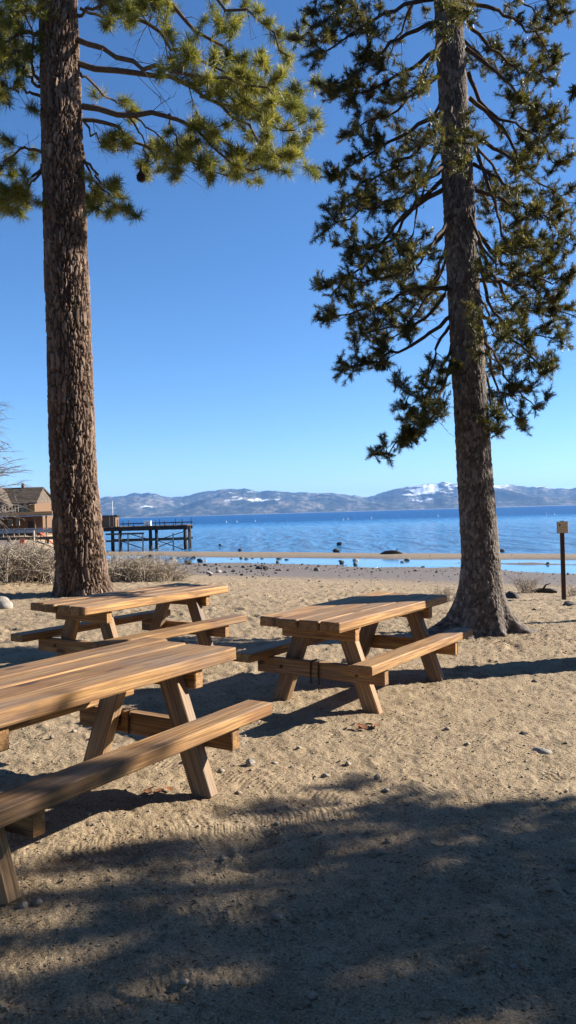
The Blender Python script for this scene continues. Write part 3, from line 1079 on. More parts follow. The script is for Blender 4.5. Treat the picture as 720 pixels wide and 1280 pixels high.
# ---- the slimmer pine on the right
def pine_slim():
    Y0 = 10.4
    b = P(602, 798, Y0)
    b.z = terr1(b.x, b.y) - .03
    root = empty('pine_tree', b)
    tag(root, 'slender right pine with grey scaly trunk, drooping dark limbs and spreading roots', 'pine tree')
    ys = np.array([800, 760, 740, 700, 600, 560, 300, 0], float)
    cxp = np.array([602.5, 602.0, 601.5, 601, 594, 591.5, 576, 560.0])
    wp = np.array([62, 56, 51, 46.5, 43.5, 42.0, 39.5, 33.5])
    cen = np.array([list(P(a, c, Y0)) for a, c in zip(cxp, ys)])
    zz = np.concatenate([cen[:, 2] - b.z, [17.5]])
    xx = np.concatenate([cen[:, 0] - b.x, [cen[-1, 0] - b.x - .3]])
    rr = np.concatenate([wp / 2 / FPX * Y0, [.04]])
    center = lambda z: (np.interp(z, zz, xx), np.zeros_like(z))
    radius = lambda z: np.interp(z, zz, rr)
    zs = np.concatenate([np.arange(-.12, 1.0, .012), np.arange(1.0, 9, .02), np.arange(9, 17.5, .2)])

    def lobes(T, Z):
        o = 0
        for a, w, k, e in ((0.05, .30, .42, .17), (-.42, .22, .36, .16), (3.05, .34, .50, .20), (-1.25, .25, .22, .15), (-2.2, .3, .25, .16), (1.6, .4, .3, .2), (2.3, .3, .22, .2)):
            d = np.arctan2(np.sin(T - a), np.cos(T - a))
            o = o + k * np.exp(-(d / w) ** 2) * np.exp(-np.maximum(Z, 0) / e)
        nz = fbm(np.cos(T) * 2.6 + 5, np.sin(T) * 2.6, Z * 2.2, s=55, o=4)
        rg = np.abs(np.sin(T * 8.5 + 5 * nz + 2.2 * Z))
        return o * (.55 + .9 * nz) * (.80 + .20 * rg) + .05 * np.exp(-np.maximum(Z, 0) / .35) + .05 * (nz - .5) * np.exp(-np.maximum(Z, 0) / .5)

    me = trunk_mesh(center, radius, zs, 200, .011, 'scale', lobes, 9)
    link('trunk', me, M['bark_scale'], root)
    cr = Crown(33, .072, .0050, 58, .74, 1.3)

    def L(pix, dY, r=.034, ns=15, sl=.62, tf=11, **k):
        k.setdefault('t0', .44)
        k.setdefault('up', .05)
        cr.limb(pts3(b, pix, Y0, dY), r, ns, sl, tf, twig=.11, jit=.03, dead=4, **k)

    left = [
        [(546, -40), (500, -25), (440, 0), (388, 42)], [(548, -5), (500, 10), (450, 35), (398, 70)],
        [(548, 25), (505, 45), (460, 75), (415, 112)], [(550, 60), (512, 85), (470, 110), (430, 130)],
        [(551, 95), (521, 113), (490, 140), (440, 165)], [(553, 140), (510, 165), (470, 185), (412, 225)],
        [(554, 150), (520, 190), (480, 215), (440, 240)], [(556, 205), (525, 235), (475, 255), (412, 285)],
        [(557, 225), (520, 255), (480, 305), (430, 300)], [(558, 235), (500, 272), (458, 330), (408, 372)],
        [(560, 285), (535, 310), (490, 345), (425, 355)], [(562, 361), (512, 364), (472, 384), (415, 400)],
        [(563, 350), (540, 392), (500, 410), (450, 418)], [(564, 395), (525, 425), (480, 445), (432, 462)],
        [(564, 405), (545, 432), (535, 470), (505, 510)], [(565, 430), (545, 480), (520, 530), (478, 568)],
        [(566, 445), (552, 490), (535, 530), (510, 545)], [(566, 455), (556, 480), (545, 505), (530, 520)],
        [(552, 180), (530, 230), (510, 300), (495, 350)], [(560, 300), (545, 345), (520, 395), (470, 440)],
    ]
    right = [
        [(580, -40), (620, -25), (665, -10), (705, 12)], [(578, 0), (625, 15), (665, 40), (692, 72)],
        [(580, 20), (610, 55), (650, 85), (690, 100)], [(583, 60), (625, 95), (650, 125), (680, 150)],
        [(587, 122), (630, 165), (660, 215), (712, 258)], [(590, 165), (628, 190), (655, 200), (700, 150)],
        [(592, 205), (625, 225), (660, 260), (690, 275)], [(595, 238), (632, 252), (664, 305), (712, 302)],
        [(597, 290), (622, 322), (660, 345), (712, 350)], [(598, 322), (612, 380), (640, 415), (690, 420)],
        [(600, 350), (640, 354), (675, 367), (716, 398)], [(601, 393), (625, 410), (655, 440), (688, 458)],
        [(600, 415), (622, 450), (640, 480), (676, 516)], [(601, 400), (618, 470), (632, 500), (655, 530)],
        [(602, 440), (612, 490), (618, 520), (625, 540)], [(598, 300), (625, 360), (650, 385), (695, 385)],
        [(593, 180), (620, 260), (640, 310), (680, 330)], [(585, 90), (610, 140), (650, 160), (700, 205)],
    ]
    for k, pix in enumerate(left + right):
        tip = abs(pix[-1][0] - pix[0][0])
        L(pix, cr.r.uniform(-1.2, 1.3), r=.019 + .00010 * tip, ns=int(6 + tip * .052), sl=.24 + .0014 * tip, tf=14)
    # limbs that come towards and away from the camera
    for k, pix in enumerate([[(562, 120), (566, 150), (570, 175), (572, 195)], [(563, 200), (545, 215), (520, 230), (505, 240)], [(555, -10), (562, 5), (570, 20), (560, 30)],
                             [(568, 260), (545, 300), (520, 330), (500, 340)], [(560, 40), (540, 70), (525, 100), (515, 120)], [(580, 250), (600, 300), (620, 330), (625, 345)],
                             [(575, 330), (600, 370), (612, 400), (620, 430)]]):
        L(pix, -1.5 - .4 * cr.r.random(), r=.026, ns=10, sl=.42, tf=9, t0=.45)
    for k, pix in enumerate([[(562, 100), (540, 150), (525, 175), (510, 190)], [(570, 200), (600, 240), (620, 260), (625, 280)], [(570, 300), (545, 350), (530, 370), (520, 380)], [(575, 380), (600, 430), (620, 450), (625, 470)],
                             [(560, 20), (590, 60), (615, 80), (630, 90)], [(565, 150), (600, 190), (630, 230), (640, 240)]]):
        L(pix, 1.8, r=.028, ns=12, sl=.5, tf=10, t0=.35)
    # dead bare limbs low on the trunk
    for pix in ([(553, 225), (545, 235), (530, 240), (520, 248)], [(590, 345), (620, 352), (650, 357), (675, 368)], [(563, 362), (520, 363), (485, 380), (470, 410)]):
        cr.limb(pts3(b, pix, Y0 - .1, -.5), .014, 4, .2, 0, bare=9, t0=.3)
    random_limbs(cr, center, 8.6, 17.2, 30, 1.75, .4, -.25, .03, 10, .5, 7, t0=.3, twig=.11, jit=.02)
    link('crown', cr.mesh(), [M['limb_dark'], M['needle_short']], root)
    return root


# ---- neighbours to the right whose shadows fall into the picture
def plain_pine(loc, label, r_base, height, lean, z0, n, l0, l1, seed, tufts=7, sub=.6, droop=-.2, trunkpix=None):
    root = empty('pine_tree', (loc[0], loc[1], terr1(*loc) - .05))
    tag(root, label, 'pine tree')
    zz = np.array([0, .6, height * .5, height])
    rr = np.array([r_base * 1.25, r_base, r_base * .72, .04])
    center = lambda z: (np.asarray(z) * lean, np.asarray(z) * 0.0)
    radius = lambda z: np.interp(z, zz, rr)
    me = trunk_mesh(center, radius, np.arange(-.1, height, .05), 120, .03, 'plate', None, seed)
    link('trunk', me, M['bark_plate'], root)
    cr = Crown(seed, .13, .013, 36, 1.0)
    random_limbs(cr, center, z0, height * .98, n, l0, l1, droop, .05, 11, sub, tufts, t0=.22, twig=.14)
    return root, cr, center


PB = pine_big()
PS = pine_slim()
pc, crc, cen_c = plain_pine((3.72, 8.40), 'dark straight pine trunk just entering the top right corner', .30, 17, -.026, 9.6, 24, 1.5, .7, 5)
tip = np.array(P(713, 117, 8.2)) - np.array(pc.location)
org = np.array([-.2, 0, tip[2] + 1.1])
crc.limb([org, org * .6 + tip * .4 + [0, 0, .25], tip + [.15, 0, .12], tip], .02, 1, .12, 2, t0=.9)
link('crown', crc.mesh(), [M['limb_dark'], M['needle_short']], pc)

py_, cry, cen_y = plain_pine((7.4, 12.15), 'thin young pine standing outside the frame to the right, beyond the notice board', .075, 6, .0, 4.6, 12, .7, .3, 8, tufts=5, sub=.35)
link('crown', cry.mesh(), [M['limb_dark'], M['needle_short']], py_)
pd, crd, cen_d = plain_pine((8.6, 4.08), 'bushy pine standing outside the frame to the right, nearest the camera', .26, 12, .0, 1.7, 52, 2.45, 1.3, 6, tufts=9, sub=.78)
link('crown', crd.mesh(), [M['limb_dark'], M['needle_short']], pd)
for (x, y, sc_, rz, lb) in ((13.6, 5.25, 1.1, 2.1, 'bushy pine standing outside the frame to the right, second from the camera'), (11.0, 4.9, .92, 3.1, 'bushy pine standing outside the frame to the right, between two like it'), (6.2, 1.75, .92, 4.0, 'bushy pine standing outside the frame to the right, beside the photographer')):
    c = copy_tree(pd)
    c.location = (x, y, terr1(x, y) - .05)
    c.scale = (sc_, sc_, sc_)
    c.rotation_euler = (0, 0, rz)
    c['label'] = lb

for k, (x, y, sc_) in enumerate(((-9.5, 4.0, 1.1), (-7.0, -1.0, .95), (-3.2, -5.0, 1.1), (1.6, -6.5, 1.0), (6.2, -4.6, 1.15), (11.5, -2.0, 1.0), (-13, 10.5, 1.2), (-1.0, -11, 1.3))):  # unseen pines added round the camera to cut the sky's fill light
    c = copy_tree(pd)
    c.location = (x, y, terr1(x, y) - .05)
    c.scale = (sc_, sc_, sc_)
    c.rotation_euler = (0, 0, k * 1.3)
    c['label'] = 'unseen pine added around the camera to block sky light'
    c['group'] = 'unseen pines added around the camera to block sky light'

# ------------------------------------------------------------------ picnic tables
TW, TL, TS, SWD, SH, LU, LV, TH = .786, 2.176, .644, .177, .447, .662, .4626, .76


def make_table(label, seed, near_in=False):
    random.seed(seed)
    root = empty('picnic_table')
    tag(root, label, 'picnic table', 'timber picnic tables on the sand')
    th = .078
    top = MB()
    n = 4
    w = TW / n
    for i in range(n):
        y = TW / 2 - w * (i + .5)
        dx = [.035, -.008, .004, -.006][i] + random.uniform(-.006, .006)
        top.box((dx, y, TH - th / 2 + random.uniform(-.003, .003)), (TL - .01, w - .011, th), None, .009, random.random(), 0, .004)
    top.build('tabletop', M['wood'], root)
    for s in (1, -1):
        sb = MB()
        sb.box((random.uniform(-.012, .012), s * (TS - SWD / 2), SH - .036), (2.155, SWD, .072), None, .007, random.random(), 0, .0015)
        sb.build('seat', M['wood'], root)
    for e in (-1, 1):
        lu = LU + .075 if near_in and e < 0 else LU
        xb = -(lu - .082) if near_in and e < 0 else e * (LU + .082)
        x_out = xb + e * .0375
        cb = MB()
        cb.box((xb, 0, TH - th - .058), (.075, .70, .112), None, .006, random.random(), 0, .001)
        # grain runs along the beam: swap axes through a rotation
        cb.build('crossbeam', M['wood'], root)
        bm_ = MB()
        bm_.box((xb + e * .002, 0, SH - .074 - .066), (.075, 1.15 if near_in and e < 0 else 1.21, .130), None, .006, random.random(), 0, .001)
        ob = bm_.build('seat_beam', M['wood'], root)
        for y in (-.36, .36):
            bt = MB()
            bt.tube([(x_out - e * .004, y, SH - .14), (x_out + e * .008, y, SH - .14), (x_out + e * .011, y, SH - .14)], [.016, .016, .010], 10)
            bt.build('bolt', M['iron'], ob)
        for s in (1, -1):
            lg = MB()
            a = Vector((e * lu, s * (LV - .012), -.035))
            b_ = Vector((e * lu, s * .185, TH - th - .003))
            lg.bar(a, b_, .078, .135, .006, random.random(), 0, up=(0, 1, 0) if False else (0, s, .42))
            lg.build('leg', M['wood_grey'], root)
    return root


def place(root, x, y, ang, dz=0.0):
    g = terr1(x, y)
    # sit on the sloping sand
    up = Vector((.0129, -.0044, 1)).normalized()
    d = Vector((math.cos(R(ang)), math.sin(R(ang)), 0))
    d = (d - up * d.dot(up)).normalized()
    l = up.cross(d)
    root.matrix_world = Matrix.Translation((x, y, g + dz)) @ Matrix((d, l, up)).transposed().to_4x4()


tabA = make_table('right picnic table in front of the slender pine, shadow across its far end', 1)
place(tabA, .630, 7.216, 57.0)
tabB = make_table('nearest picnic table, cut off by the left edge, with dappled shade on top', 2, True)
place(tabB, -1.2425, 4.247, 58.6, .02)
tabC = make_table('farthest picnic table, standing in front of the thick furrowed trunk', 3)
place(tabC, -1.607, 8.332, 57.4, .02)


def chain(table, u, v, label, drop=.22):
    m = MB()
    Mt = table.matrix_basis
    org = Mt @ Vector((u, v, SH - .11))
    k = 0
    for side, ln in ((-.035, drop), (.04, drop * .7)):
        z = 0.0
        while z < ln:
            r = .011
            pts = []
            for j in range(9):
                an = 2 * math.pi * j / 8
                a, b_ = math.cos(an) * r * .65, math.sin(an) * r * 1.2
                pts.append((a if k % 2 else side * 0, 0 if k % 2 else a, b_))
            pts = [(p[0], p[1] + side + .003 * math.sin(z * 30), p[2] - z) for p in pts]
            m.tube(pts, .0032, 5, cap=False)
            z += .019
            k += 1
    # wrap over the beam
    for yy in (-.035, .04):
        m.tube([(0, yy, 0), (0, yy, .034), (.02, yy * .8, .046), (.055, yy * .5, .048), (.094, yy * .3, .040), (.100, yy * .3, -.02), (.100, yy * .3, -.06)], .0065, 6)
    o = m.build('chain', M['iron'])
    o.matrix_world = Matrix.Translation(org) @ Mt.to_3x3().to_4x4()
    tag(o, label, 'chain')


chain(tabA, -(LU + .084 + .048), .02, 'rusty chain hanging from the near beam of the right picnic table', .20)
chain(tabB, (LU + .084 - .048), .20, 'rusty chain hung over the seat beam of the nearest picnic table', .08)


# ------------------------------------------------------------------ sign post
def sign():
    g = G(705, 750)
    root = empty('sign_post', g)
    tag(root, 'small tan notice board on a dark wooden post by the right edge', 'sign')
    s = g.y / FPX
    hgt = 98 * s
    m = MB()
    m.box((0, 0, hgt * .5 - .08), (.072, .072, hgt + .10), None, .008, .3)
    m.build('post', M['post'], root)
    p = MB()
    w, h = .222, .225
    zc = hgt - h / 2 + .005
    p.box((-.004, -.047, zc), (w, .016, h), None, .012, .4)
    fr = p.build('sign_board', M['signframe'], root)
    f = MB()
    f.box((-.004, -.0575, zc), (w - .03, .004, h - .03), None, .001, .4)
    f.build('sign_face', M['signface'], fr)
    t = MB()
    # weathered print: a round emblem with a line beside it, then rows of worn, unreadable letters
    cx, cz = -.062, zc + .042
    vs = [(cx, -.0612, cz)] + [(cx + .022 * math.cos(a), -.0612, cz + .022 * math.sin(a)) for a in np.linspace(0, 2 * math.pi, 14, endpoint=False)]
    t.add(vs, [(0, i, i % 14 + 1) for i in range(1, 15)])
    t.build('emblem', M['ink'], fr)
    random.seed(4)
    for row in range(5):
        t = MB()
        z = zc + .050 - row * .030
        x = -.030 if row < 2 else -.082
        while x < .068:
            wl = random.uniform(.006, .014)
            t.box((x + wl / 2, -.0610, z), (wl, .001, random.uniform(.004, .008)))
            x += wl + random.uniform(.002, .005)
        t.build('lettering', M['ink'], fr)
    c = MB()
    c.box((0, -.02, hgt + .006), (.06, .05, .02), None, .005)
    c.build('post_cap', M['post'], root)


sign()


# ------------------------------------------------------------------ rocks
import bmesh


def rock_mesh(seed, sq=(1, .8, .6), sub=3):
    bm = bmesh.new()
    bmesh.ops.create_icosphere(bm, subdivisions=sub, radius=.5)
    v = np.array([list(x.co) for x in bm.verts])
    f1, f2, cid = cell(v[:, 0] * 1.9 + seed, v[:, 1] * 1.9, v[:, 2] * 1.9, s=seed)
    n = fbm(v[:, 0] * 2.2 + seed * 3, v[:, 1] * 2.2, v[:, 2] * 2.2, s=seed, o=4)
    k = .72 + .5 * (n - .5) + .42 * f1 + .25 * (cid - .5)
    for x, s in zip(bm.verts, k):
        x.co = Vector((x.co.x * s * sq[0], x.co.y * s * sq[1], x.co.z * s * sq[2]))
    for f in bm.faces:
        f.smooth = True
    me = bpy.data.meshes.new('rock')
    bm.to_mesh(me)
    bm.free()
    return me


ROCKS = {}
for nm in ('rock', 'rock_dark', 'rock_pale'):
    ROCKS[nm] = []
    for k in range(4):
        me = rock_mesh(10 * len(ROCKS) + k, (1, .65 + .1 * k, .48 + .09 * k))
        me.materials.append(M[nm])
        ROCKS[nm].append(me)


def rock(p, size, mat='rock', label=None, group=None, sink=.25, k=None):
    me = ROCKS[mat][random.randrange(4) if k is None else k]
    o = bpy.data.objects.new('rock', me)
    COL.objects.link(o)
    o.location = (p[0], p[1], p[2] + size * (.28 - sink * .5))
    o.rotation_euler = (random.uniform(-.25, .25), random.uniform(-.25, .25), random.uniform(0, 6.28))
    o.scale = (size, size, size)
    tag(o, label, 'rock', group)
    return o


random.seed(19)
placed = []
# heap of stones behind the thick trunk, thinning out along the wet shore
bands = [((150, 245), (697, 713), 60, 'grey stones heaped on the shore right of the thick trunk'),
         ((232, 350), (699, 723), 80, 'stones strewn along the wet shore left of centre'),
         ((330, 520), (701, 716), 32, 'few stones along the near edge of the shallow pool')]
for (x0, x1), (y0, y1), n, grp in bands:
    c = 0
    tries = 0
    while c < n and tries < 1500:
        tries += 1
        px, py = random.uniform(x0, x1), y0 + (y1 - y0) * random.random() ** 1.2
        w = random.choice([2, 2.3, 2.6, 3, 3.5, 4, 5, 6.5, 9]) * (1.15 if x1 < 250 else .95)
        if any(abs(px - a) < (w + b) * .45 and abs(py - d) < 2.2 for a, d, b in placed):
            continue
        placed.append((px, py, w))
        g = G(px, py)
        rock(g, w * g.y / FPX, random.choice(['rock', 'rock', 'rock_dark', 'rock_dark', 'rock_pale']), {0: 'small weathered stone in the heap right of the thick trunk', 1: 'dark or grey stone lying on the wet sand', 2: 'stone at the edge of the shallow pool'}[bands.index(((x0, x1), (y0, y1), n, grp))], grp)
        c += 1


def water_pt(px, py):
    d = P(px, py, 1.0) - Vector((0, 0, EYE))
    Y = (WATER - EYE) / d.z
    return Vector((d.x * Y, Y, WATER))


for px, py, w, lb, m in ((424, 682, 8, 'dark rock standing alone in the lake beyond the sand bar', 'rock_dark'), (420, 690.5, 9, 'dark rock at the outer edge of the sand bar', 'rock_dark'),
                         (427, 705, 7, 'upright dark rock at the edge of the shallow pool', 'rock_dark'), (444, 707, 5.5, 'round dark rock in the shallow pool left of the slender pine', 'rock_dark'),
                         (347, 704, 6, 'taller grey rock among the stones left of centre', 'rock'), (300, 689, 6, 'low dark rock on the outer edge of the sand bar, left of centre', 'rock_dark'),
                         (685, 705, 4.5, 'black rock in the pool just left of the notice board', 'rock_dark'), (628, 690, 7, 'flat dark rock in the lake right of the slender pine', 'rock_dark'),
                         (275, 682, 4, 'small dark rock in the lake right of the pier', 'rock_dark'), (250, 703, 9, 'large dark stone at the right end of the stone heap', 'rock_dark')):
    g = G(px, py)
    if g.z < WATER:
        g = water_pt(px, py)
    rock(g, w * g.y / FPX, m, lb, sink=.1, k=3)
# near stones
g = G(313, 957)
rock(g, .075, 'rock_pale', 'small pale stone on the sand right of the nearest bench', sink=.1, k=2)
g = G(676, 938)
rock(g, .17, 'rock_pale', 'flat pale stone lying on the sand at the right', sink=.75, k=0)
g = G(655, 918)
rock(g, .10, 'rock_dark', 'flat dark stone above the pale one at the right', sink=.7, k=0)
g = G(4, 761)
rock(g, .42, 'rock_pale', 'pale boulder at the left edge behind the farthest table', sink=.3, k=2)
g = G(640, 748)
rock(g, .36, 'rock_dark', 'dark rock beside the roots of the slender pine', sink=.4, k=1)
g = G(714, 757)
rock(g, .34, 'rock', 'brown rock at the right edge in front of the notice board', sink=.55, k=0)
g = G(273, 751)
for px, py in ((309, 746), (399, 728), (386, 727), (273, 757)):
    g = G(px, py)
    rock(g, 4.5 * g.y / FPX, 'rock_dark', 'lone dark clod on the open sand beyond the tables', 'dark clods on the open sand', sink=.3, k=1)

# driftwood
g = G(489, 692.5)
m = MB()
m.tube([(-.95, 0, .02), (-.5, .05, .13), (.1, -.02, .17), (.6, .03, .12), (1.0, 0, .05)], [.08, .16, .19, .15, .07], 10)
m.tube([(.35, 0, .18), (.5, -.1, .38), (.62, -.15, .45)], [.06, .04, .02], 6)
o = m.build('driftwood_log', M['drift'])
o.location = g
tag(o, 'black driftwood log stranded on the sand bar', 'log')
m = MB()
g = G(676, 742)
m.tube([(-.25, 0, .03), (.0, .05, .07), (.22, 0, .06), (.36, -.05, .04)], [.04, .06, .06, .035], 8)
m.tube([(.05, .02, .08), (.1, -.06, .2), (.2, -.1, .24)], [.03, .02, .01], 6)
o = m.build('dead_branch', M['drift'])
o.location = g
tag(o, 'short dark dead branch lying on the sand left of the notice board', 'branch')


# ------------------------------------------------------------------ bare shrubs
def shrub_mesh(seed, n, h, w, thick=.006, fork=3):
    cr = Crown(seed, .1, .01, 1)
    rr = cr.r
    for k in range(n):
        az = rr.uniform(0, 6.28)
        d = np.array([math.cos(az), math.sin(az), 0]) * rr.uniform(.1, 1.3) * w
        hh = h * rr.uniform(.5, 1.05)
        b = np.array([rr.normal(0, w * .28), rr.normal(0, w * .28), -.03])
        e = b + d + [0, 0, hh]
        mid = b + d * .35 + [0, 0, hh * .6] + rr.normal(0, .05, 3)
        S = cr.smooth([b, mid, e], 6)
        cr.tube(S, thick * np.linspace(1.2, .45, 6), 3)
        for q in range(fork):
            j = rr.integers(2, 6)
            p = S[j]
            dd = (S[j] - S[j - 1]) + rr.normal(0, .16, 3)
            dd = dd / np.linalg.norm(dd) * h * rr.uniform(.15, .45)
            cr.tube([p, p + dd * .5 + rr.normal(0, .02, 3), p + dd + rr.normal(0, .04, 3)], thick * np.array([.7, .55, .35]), 3)
    return np_mesh('dry_shrub', np.concatenate(cr.v), np.concatenate(cr.f4), True)


SHR = [shrub_mesh(100 + k, 58, .85, .70, .010, 8) for k in range(4)]
for me in SHR:
    me.materials.append(M['twig'])
spots = [(3, 726, .85), (22, 724, .9), (44, 726, .82), (63, 729, .75), (10, 708, .62), (34, 708, .58), (58, 710, .6), (150, 726, .75), (166, 727, .70), (184, 725, .70), (203, 727, .60), (160, 716, .8), (180, 716, .75), (222, 726, .42), (207, 716, .6)]
where = {0: 'left of the thick trunk', 1: 'right of the thick trunk'}
for k, (px, py, s) in enumerate(spots):
    g = G(px, py)
    o = bpy.data.objects.new('dry_shrub', SHR[k % 4])
    COL.objects.link(o)
    o.location = g
    o.rotation_euler = (0, 0, k * 1.7)
    o.scale = (s * 1.6, s * 1.5, s)
    lf = px < 100
    tag(o, 'leafless pale grey shrub in the tangle ' + where[0 if lf else 1], 'shrub', 'leafless shrubs ' + where[0 if lf else 1])
# wispy dry plants near the roots and the sign
WSP = shrub_mesh(140, 46, .42, .30, .0045, 4)
WSP.materials.append(M['twig'])
for px, py, s, lb in ((655, 742, 1.0, 'wispy dry bush right of the slender pine'), (664, 738, .9, 'wispy dry bush with upright stalks left of the notice board'), (556, 752, .75, 'pale dry grass clump behind the far end of the right table'), (716, 746, .6, 'low dry clump right of the notice post')):
    g = G(px, py)
    o = bpy.data.objects.new('dry_bush', WSP)
    COL.objects.link(o)
    o.location = g
    o.scale = (s, s, s)
    o.rotation_euler = (0, 0, px)
    tag(o, lb, 'bush')


# bare deciduous tree at the left edge
def bare_tree():
    Y0 = 62.0
    b = P(-20, 690, Y0)
    b.z = terr1(b.x, b.y) - .1
    root = empty('bare_tree', b)
    tag(root, 'leafless birch reaching in from the left edge above the house roof', 'bare tree')
    cr = Crown(77, .1, .01, 1)
    rr = cr.r
    H = 11.5
    tr = MB()
    tr.tube([(0, 0, 0), (.05, 0, H * .4), (-.05, 0, H * .75), (0, 0, H)], [.17, .12, .07, .02], 9)
    tr.build('trunk', M['twig_dark'], root)
    for k in range(150):
        z = rr.uniform(.18, .97) * H
        az = rr.uniform(0, 6.28)
        ln = rr.uniform(1.6, 3.6) * (1.15 - .6 * z / H)
        d = np.array([math.cos(az), math.sin(az), rr.uniform(.0, .5)])
        o = np.array([0, 0, z])
        S = cr.smooth([o, o + d * ln * .5 + [0, 0, .1], o + d * ln + [0, 0, rr.uniform(-.5, .3)]], 7)
        cr.tube(S, .034 * np.linspace(1, .3, 7), 4)
        for q in range(9):
            j = rr.integers(1, 7)
            dd = (S[j] - S[j - 1])
            dd = dd / np.linalg.norm(dd) + rr.normal(0, .4, 3)
            l2 = rr.uniform(.3, 1.0)
            cr.tube([S[j], S[j] + dd * l2 * .5, S[j] + dd * l2 + [0, 0, -.12]], np.array([.020, .015, .010]), 3)
    link('crown', np_mesh('crown', np.concatenate(cr.v), np.concatenate(cr.f4), True), M['twig_dark'], root)


bare_tree()


# ------------------------------------------------------------------ house
def house():
    Y0 = 110.0
    k = Y0 / FPX
    o0 = P(20, 664, Y0)
    gz = terr1(o0.x, Y0) - .1
    root = empty('house', (o0.x, Y0, gz))
    tag(root, 'brown and ochre lakeside house with mossy shingle roof at the left edge', 'house')
    X = lambda px: P(px, 640, Y0).x - o0.x
    Z = lambda py: P(25, py, Y0).z - gz
    xl = X(-95)
    ridge, eave, dk1, dk0, base = Z(607.7), Z(628.5), Z(640.5), Z(645.5), 0.0
    xr = X(44)
    D = 9.0
    w = MB()
    w.box(((xl + xr) / 2, D / 2, (dk1 + eave) / 2), (xr - xl, D, eave - dk1))
    w.build('upper_wall', M['wall_brown'], root)
    w = MB()
    w.box((X(40.5), -.06, (dk1 + eave) / 2), (X(44) - X(37), .10, eave - dk1 - .05))
    w.box((X(22), -.06, dk1 + .35), (X(37) - X(8), .09, .7))
    w.build('ochre_panel', M['wall_ochre'], root)
    w = MB()
    w.box(((xl + X(47)) / 2, D / 2 + 1.2, (dk0 + base) / 2), (X(47) - xl, D - 2.0, dk0 - base))
    lw = w.build('lower_wall', M['wall_brown'], root)
    # roof: main ridge along X with thickness
    r = MB()
    a, b_ = xl - .5, X(49)
    rl, rr_ = xl - .3, X(43)
    yf, yb, ym = -.9, D + .9, D / 2
    for (y0, y1, sg) in ((yf, ym, 1), (yb, ym, -1)):
        vs = [(a, y0, eave), (b_, y0, eave), (rr_, y1, ridge), (rl, y1, ridge), (a, y0, eave - .22), (b_, y0, eave - .22), (rr_, y1, ridge - .22), (rl, y1, ridge - .22)]
        r.add(vs, [(0, 1, 2, 3), (4, 7, 6, 5), (0, 4, 5, 1), (1, 5, 6, 2), (2, 6, 7, 3), (3, 7, 4, 0)])
    r.add([(X(44), .0, eave), (X(44), D, eave), (rr_ - .1, ym, ridge - .25), (X(44) - .1, 0, eave), (X(44) - .1, D, eave), (rr_ - .2, ym, ridge - .25)], [(0, 1, 2), (3, 5, 4)])
    # shingle courses stand a little proud
    for q in range(1, 12):
        f = q / 12
        r.bar((a + (rl - a) * f, yf + (ym - yf) * f, eave + (ridge - eave) * f + .02), (b_ + (rr_ - b_) * f, yf + (ym - yf) * f, eave + (ridge - eave) * f + .02), .10, .05)
    rf = r.build('roof', M['shingle'], root)
    ch = MB()
    ch.box((X(16), ym, ridge + .15), (.35, .35, .9))
    ch.build('chimney', M['wall_brown'], rf)
    # front gable at the left edge
    gA, gz0 = X(-12), Z(604)
    gl, gr_ = X(-40), X(16)
    gb = MB()
    gb.add([(gl, -2.2, eave), (gr_, -2.2, eave), (gA, -2.2, gz0 - .5), (gl, .5, eave), (gr_, .5, eave), (gA, .5, gz0 - .5)], [(0, 1, 2), (3, 5, 4)])
    gb.box(((gl + gr_) / 2, -1.1, (eave + dk1) / 2), (gr_ - gl - .8, 2.0, eave - dk1))
    gb.build('gable', M['wall_brown'], root)
    gr2 = MB()
    for s, xe in ((-1, gl - .4), (1, gr_ + .4)):
        gr2.add([(xe, -2.9, eave - .25), (xe, 3, eave - .25), (gA, 3, gz0), (gA, -2.9, gz0), (xe, -2.9, eave - .5), (xe, 3, eave - .5), (gA, 3, gz0 - .28), (gA, -2.9, gz0 - .28)],
                [(0, 1, 2, 3), (4, 7, 6, 5), (0, 3, 7, 4), (1, 5, 6, 2), (0, 4, 5, 1), (2, 6, 7, 3)])
    gf = gr2.build('gable_roof', M['shingle'], root)
    bb = MB()
    for s, xe in ((-1, gl - .4), (1, gr_ + .4)):
        bb.bar((xe, -2.95, eave - .4), (gA, -2.95, gz0 - .15), .08, .35)
    bb.build('bargeboard', M['fascia'], gf)
    # windows
    for px0, px1, y0, y1, wall_y in ((2, 6, 631, 639, -2.12), (24, 27.5, 631, 640, -.02), (30, 33, 631, 640, -.02), (10, 14, 649, 656, .16), (20, 23, 648, 656, .16)):
        f = MB()
        x0, x1, z0, z1 = X(px0), X(px1), Z(y1), Z(y0)
        f.box(((x0 + x1) / 2, wall_y - .04, (z0 + z1) / 2), (x1 - x0 + .16, .10, z1 - z0 + .16))
        fo = f.build('window', M['trim'], root)
        g = MB()
        g.box(((x0 + x1) / 2, wall_y - .10, (z0 + z1) / 2), (x1 - x0, .03, z1 - z0))
        g.build('pane', M['glass'], fo)
    d = MB()
    d.box((X(38.5), .14, base + 1.05), (.95, .10, 2.1))
    dd = d.build('door', M['pile'], root)
    h = MB()
    h.tube([(X(38.5) + .35, .06, 1.05), (X(38.5) + .35, .0, 1.05)], .05, 6)
    h.build('handle', M['grey'], dd)
    # wide deck with its fascia, carried by posts
    dk = MB()
    dk.box(((xl + X(76)) / 2, -1.8, (dk1 + dk0) / 2), (X(76) - xl, 4.6, dk1 - dk0 - .1))
    dko = dk.build('deck', M['pierwood'], root)
    fs = MB()
    fs.box(((xl + X(76)) / 2, -4.15, (dk1 + dk0) / 2 + .06), (X(76) - xl + .1, .08, .42))
    fs.build('fascia', M['fascia'], dko)
    for px in (-10, 12, 34, 54, 68):
        pst = MB()
        pst.box((X(px), -3.8, (dk0 + base) / 2), (.18, .18, dk0 - base))
        pst.build('deck_post', M['wall_brown'], root)
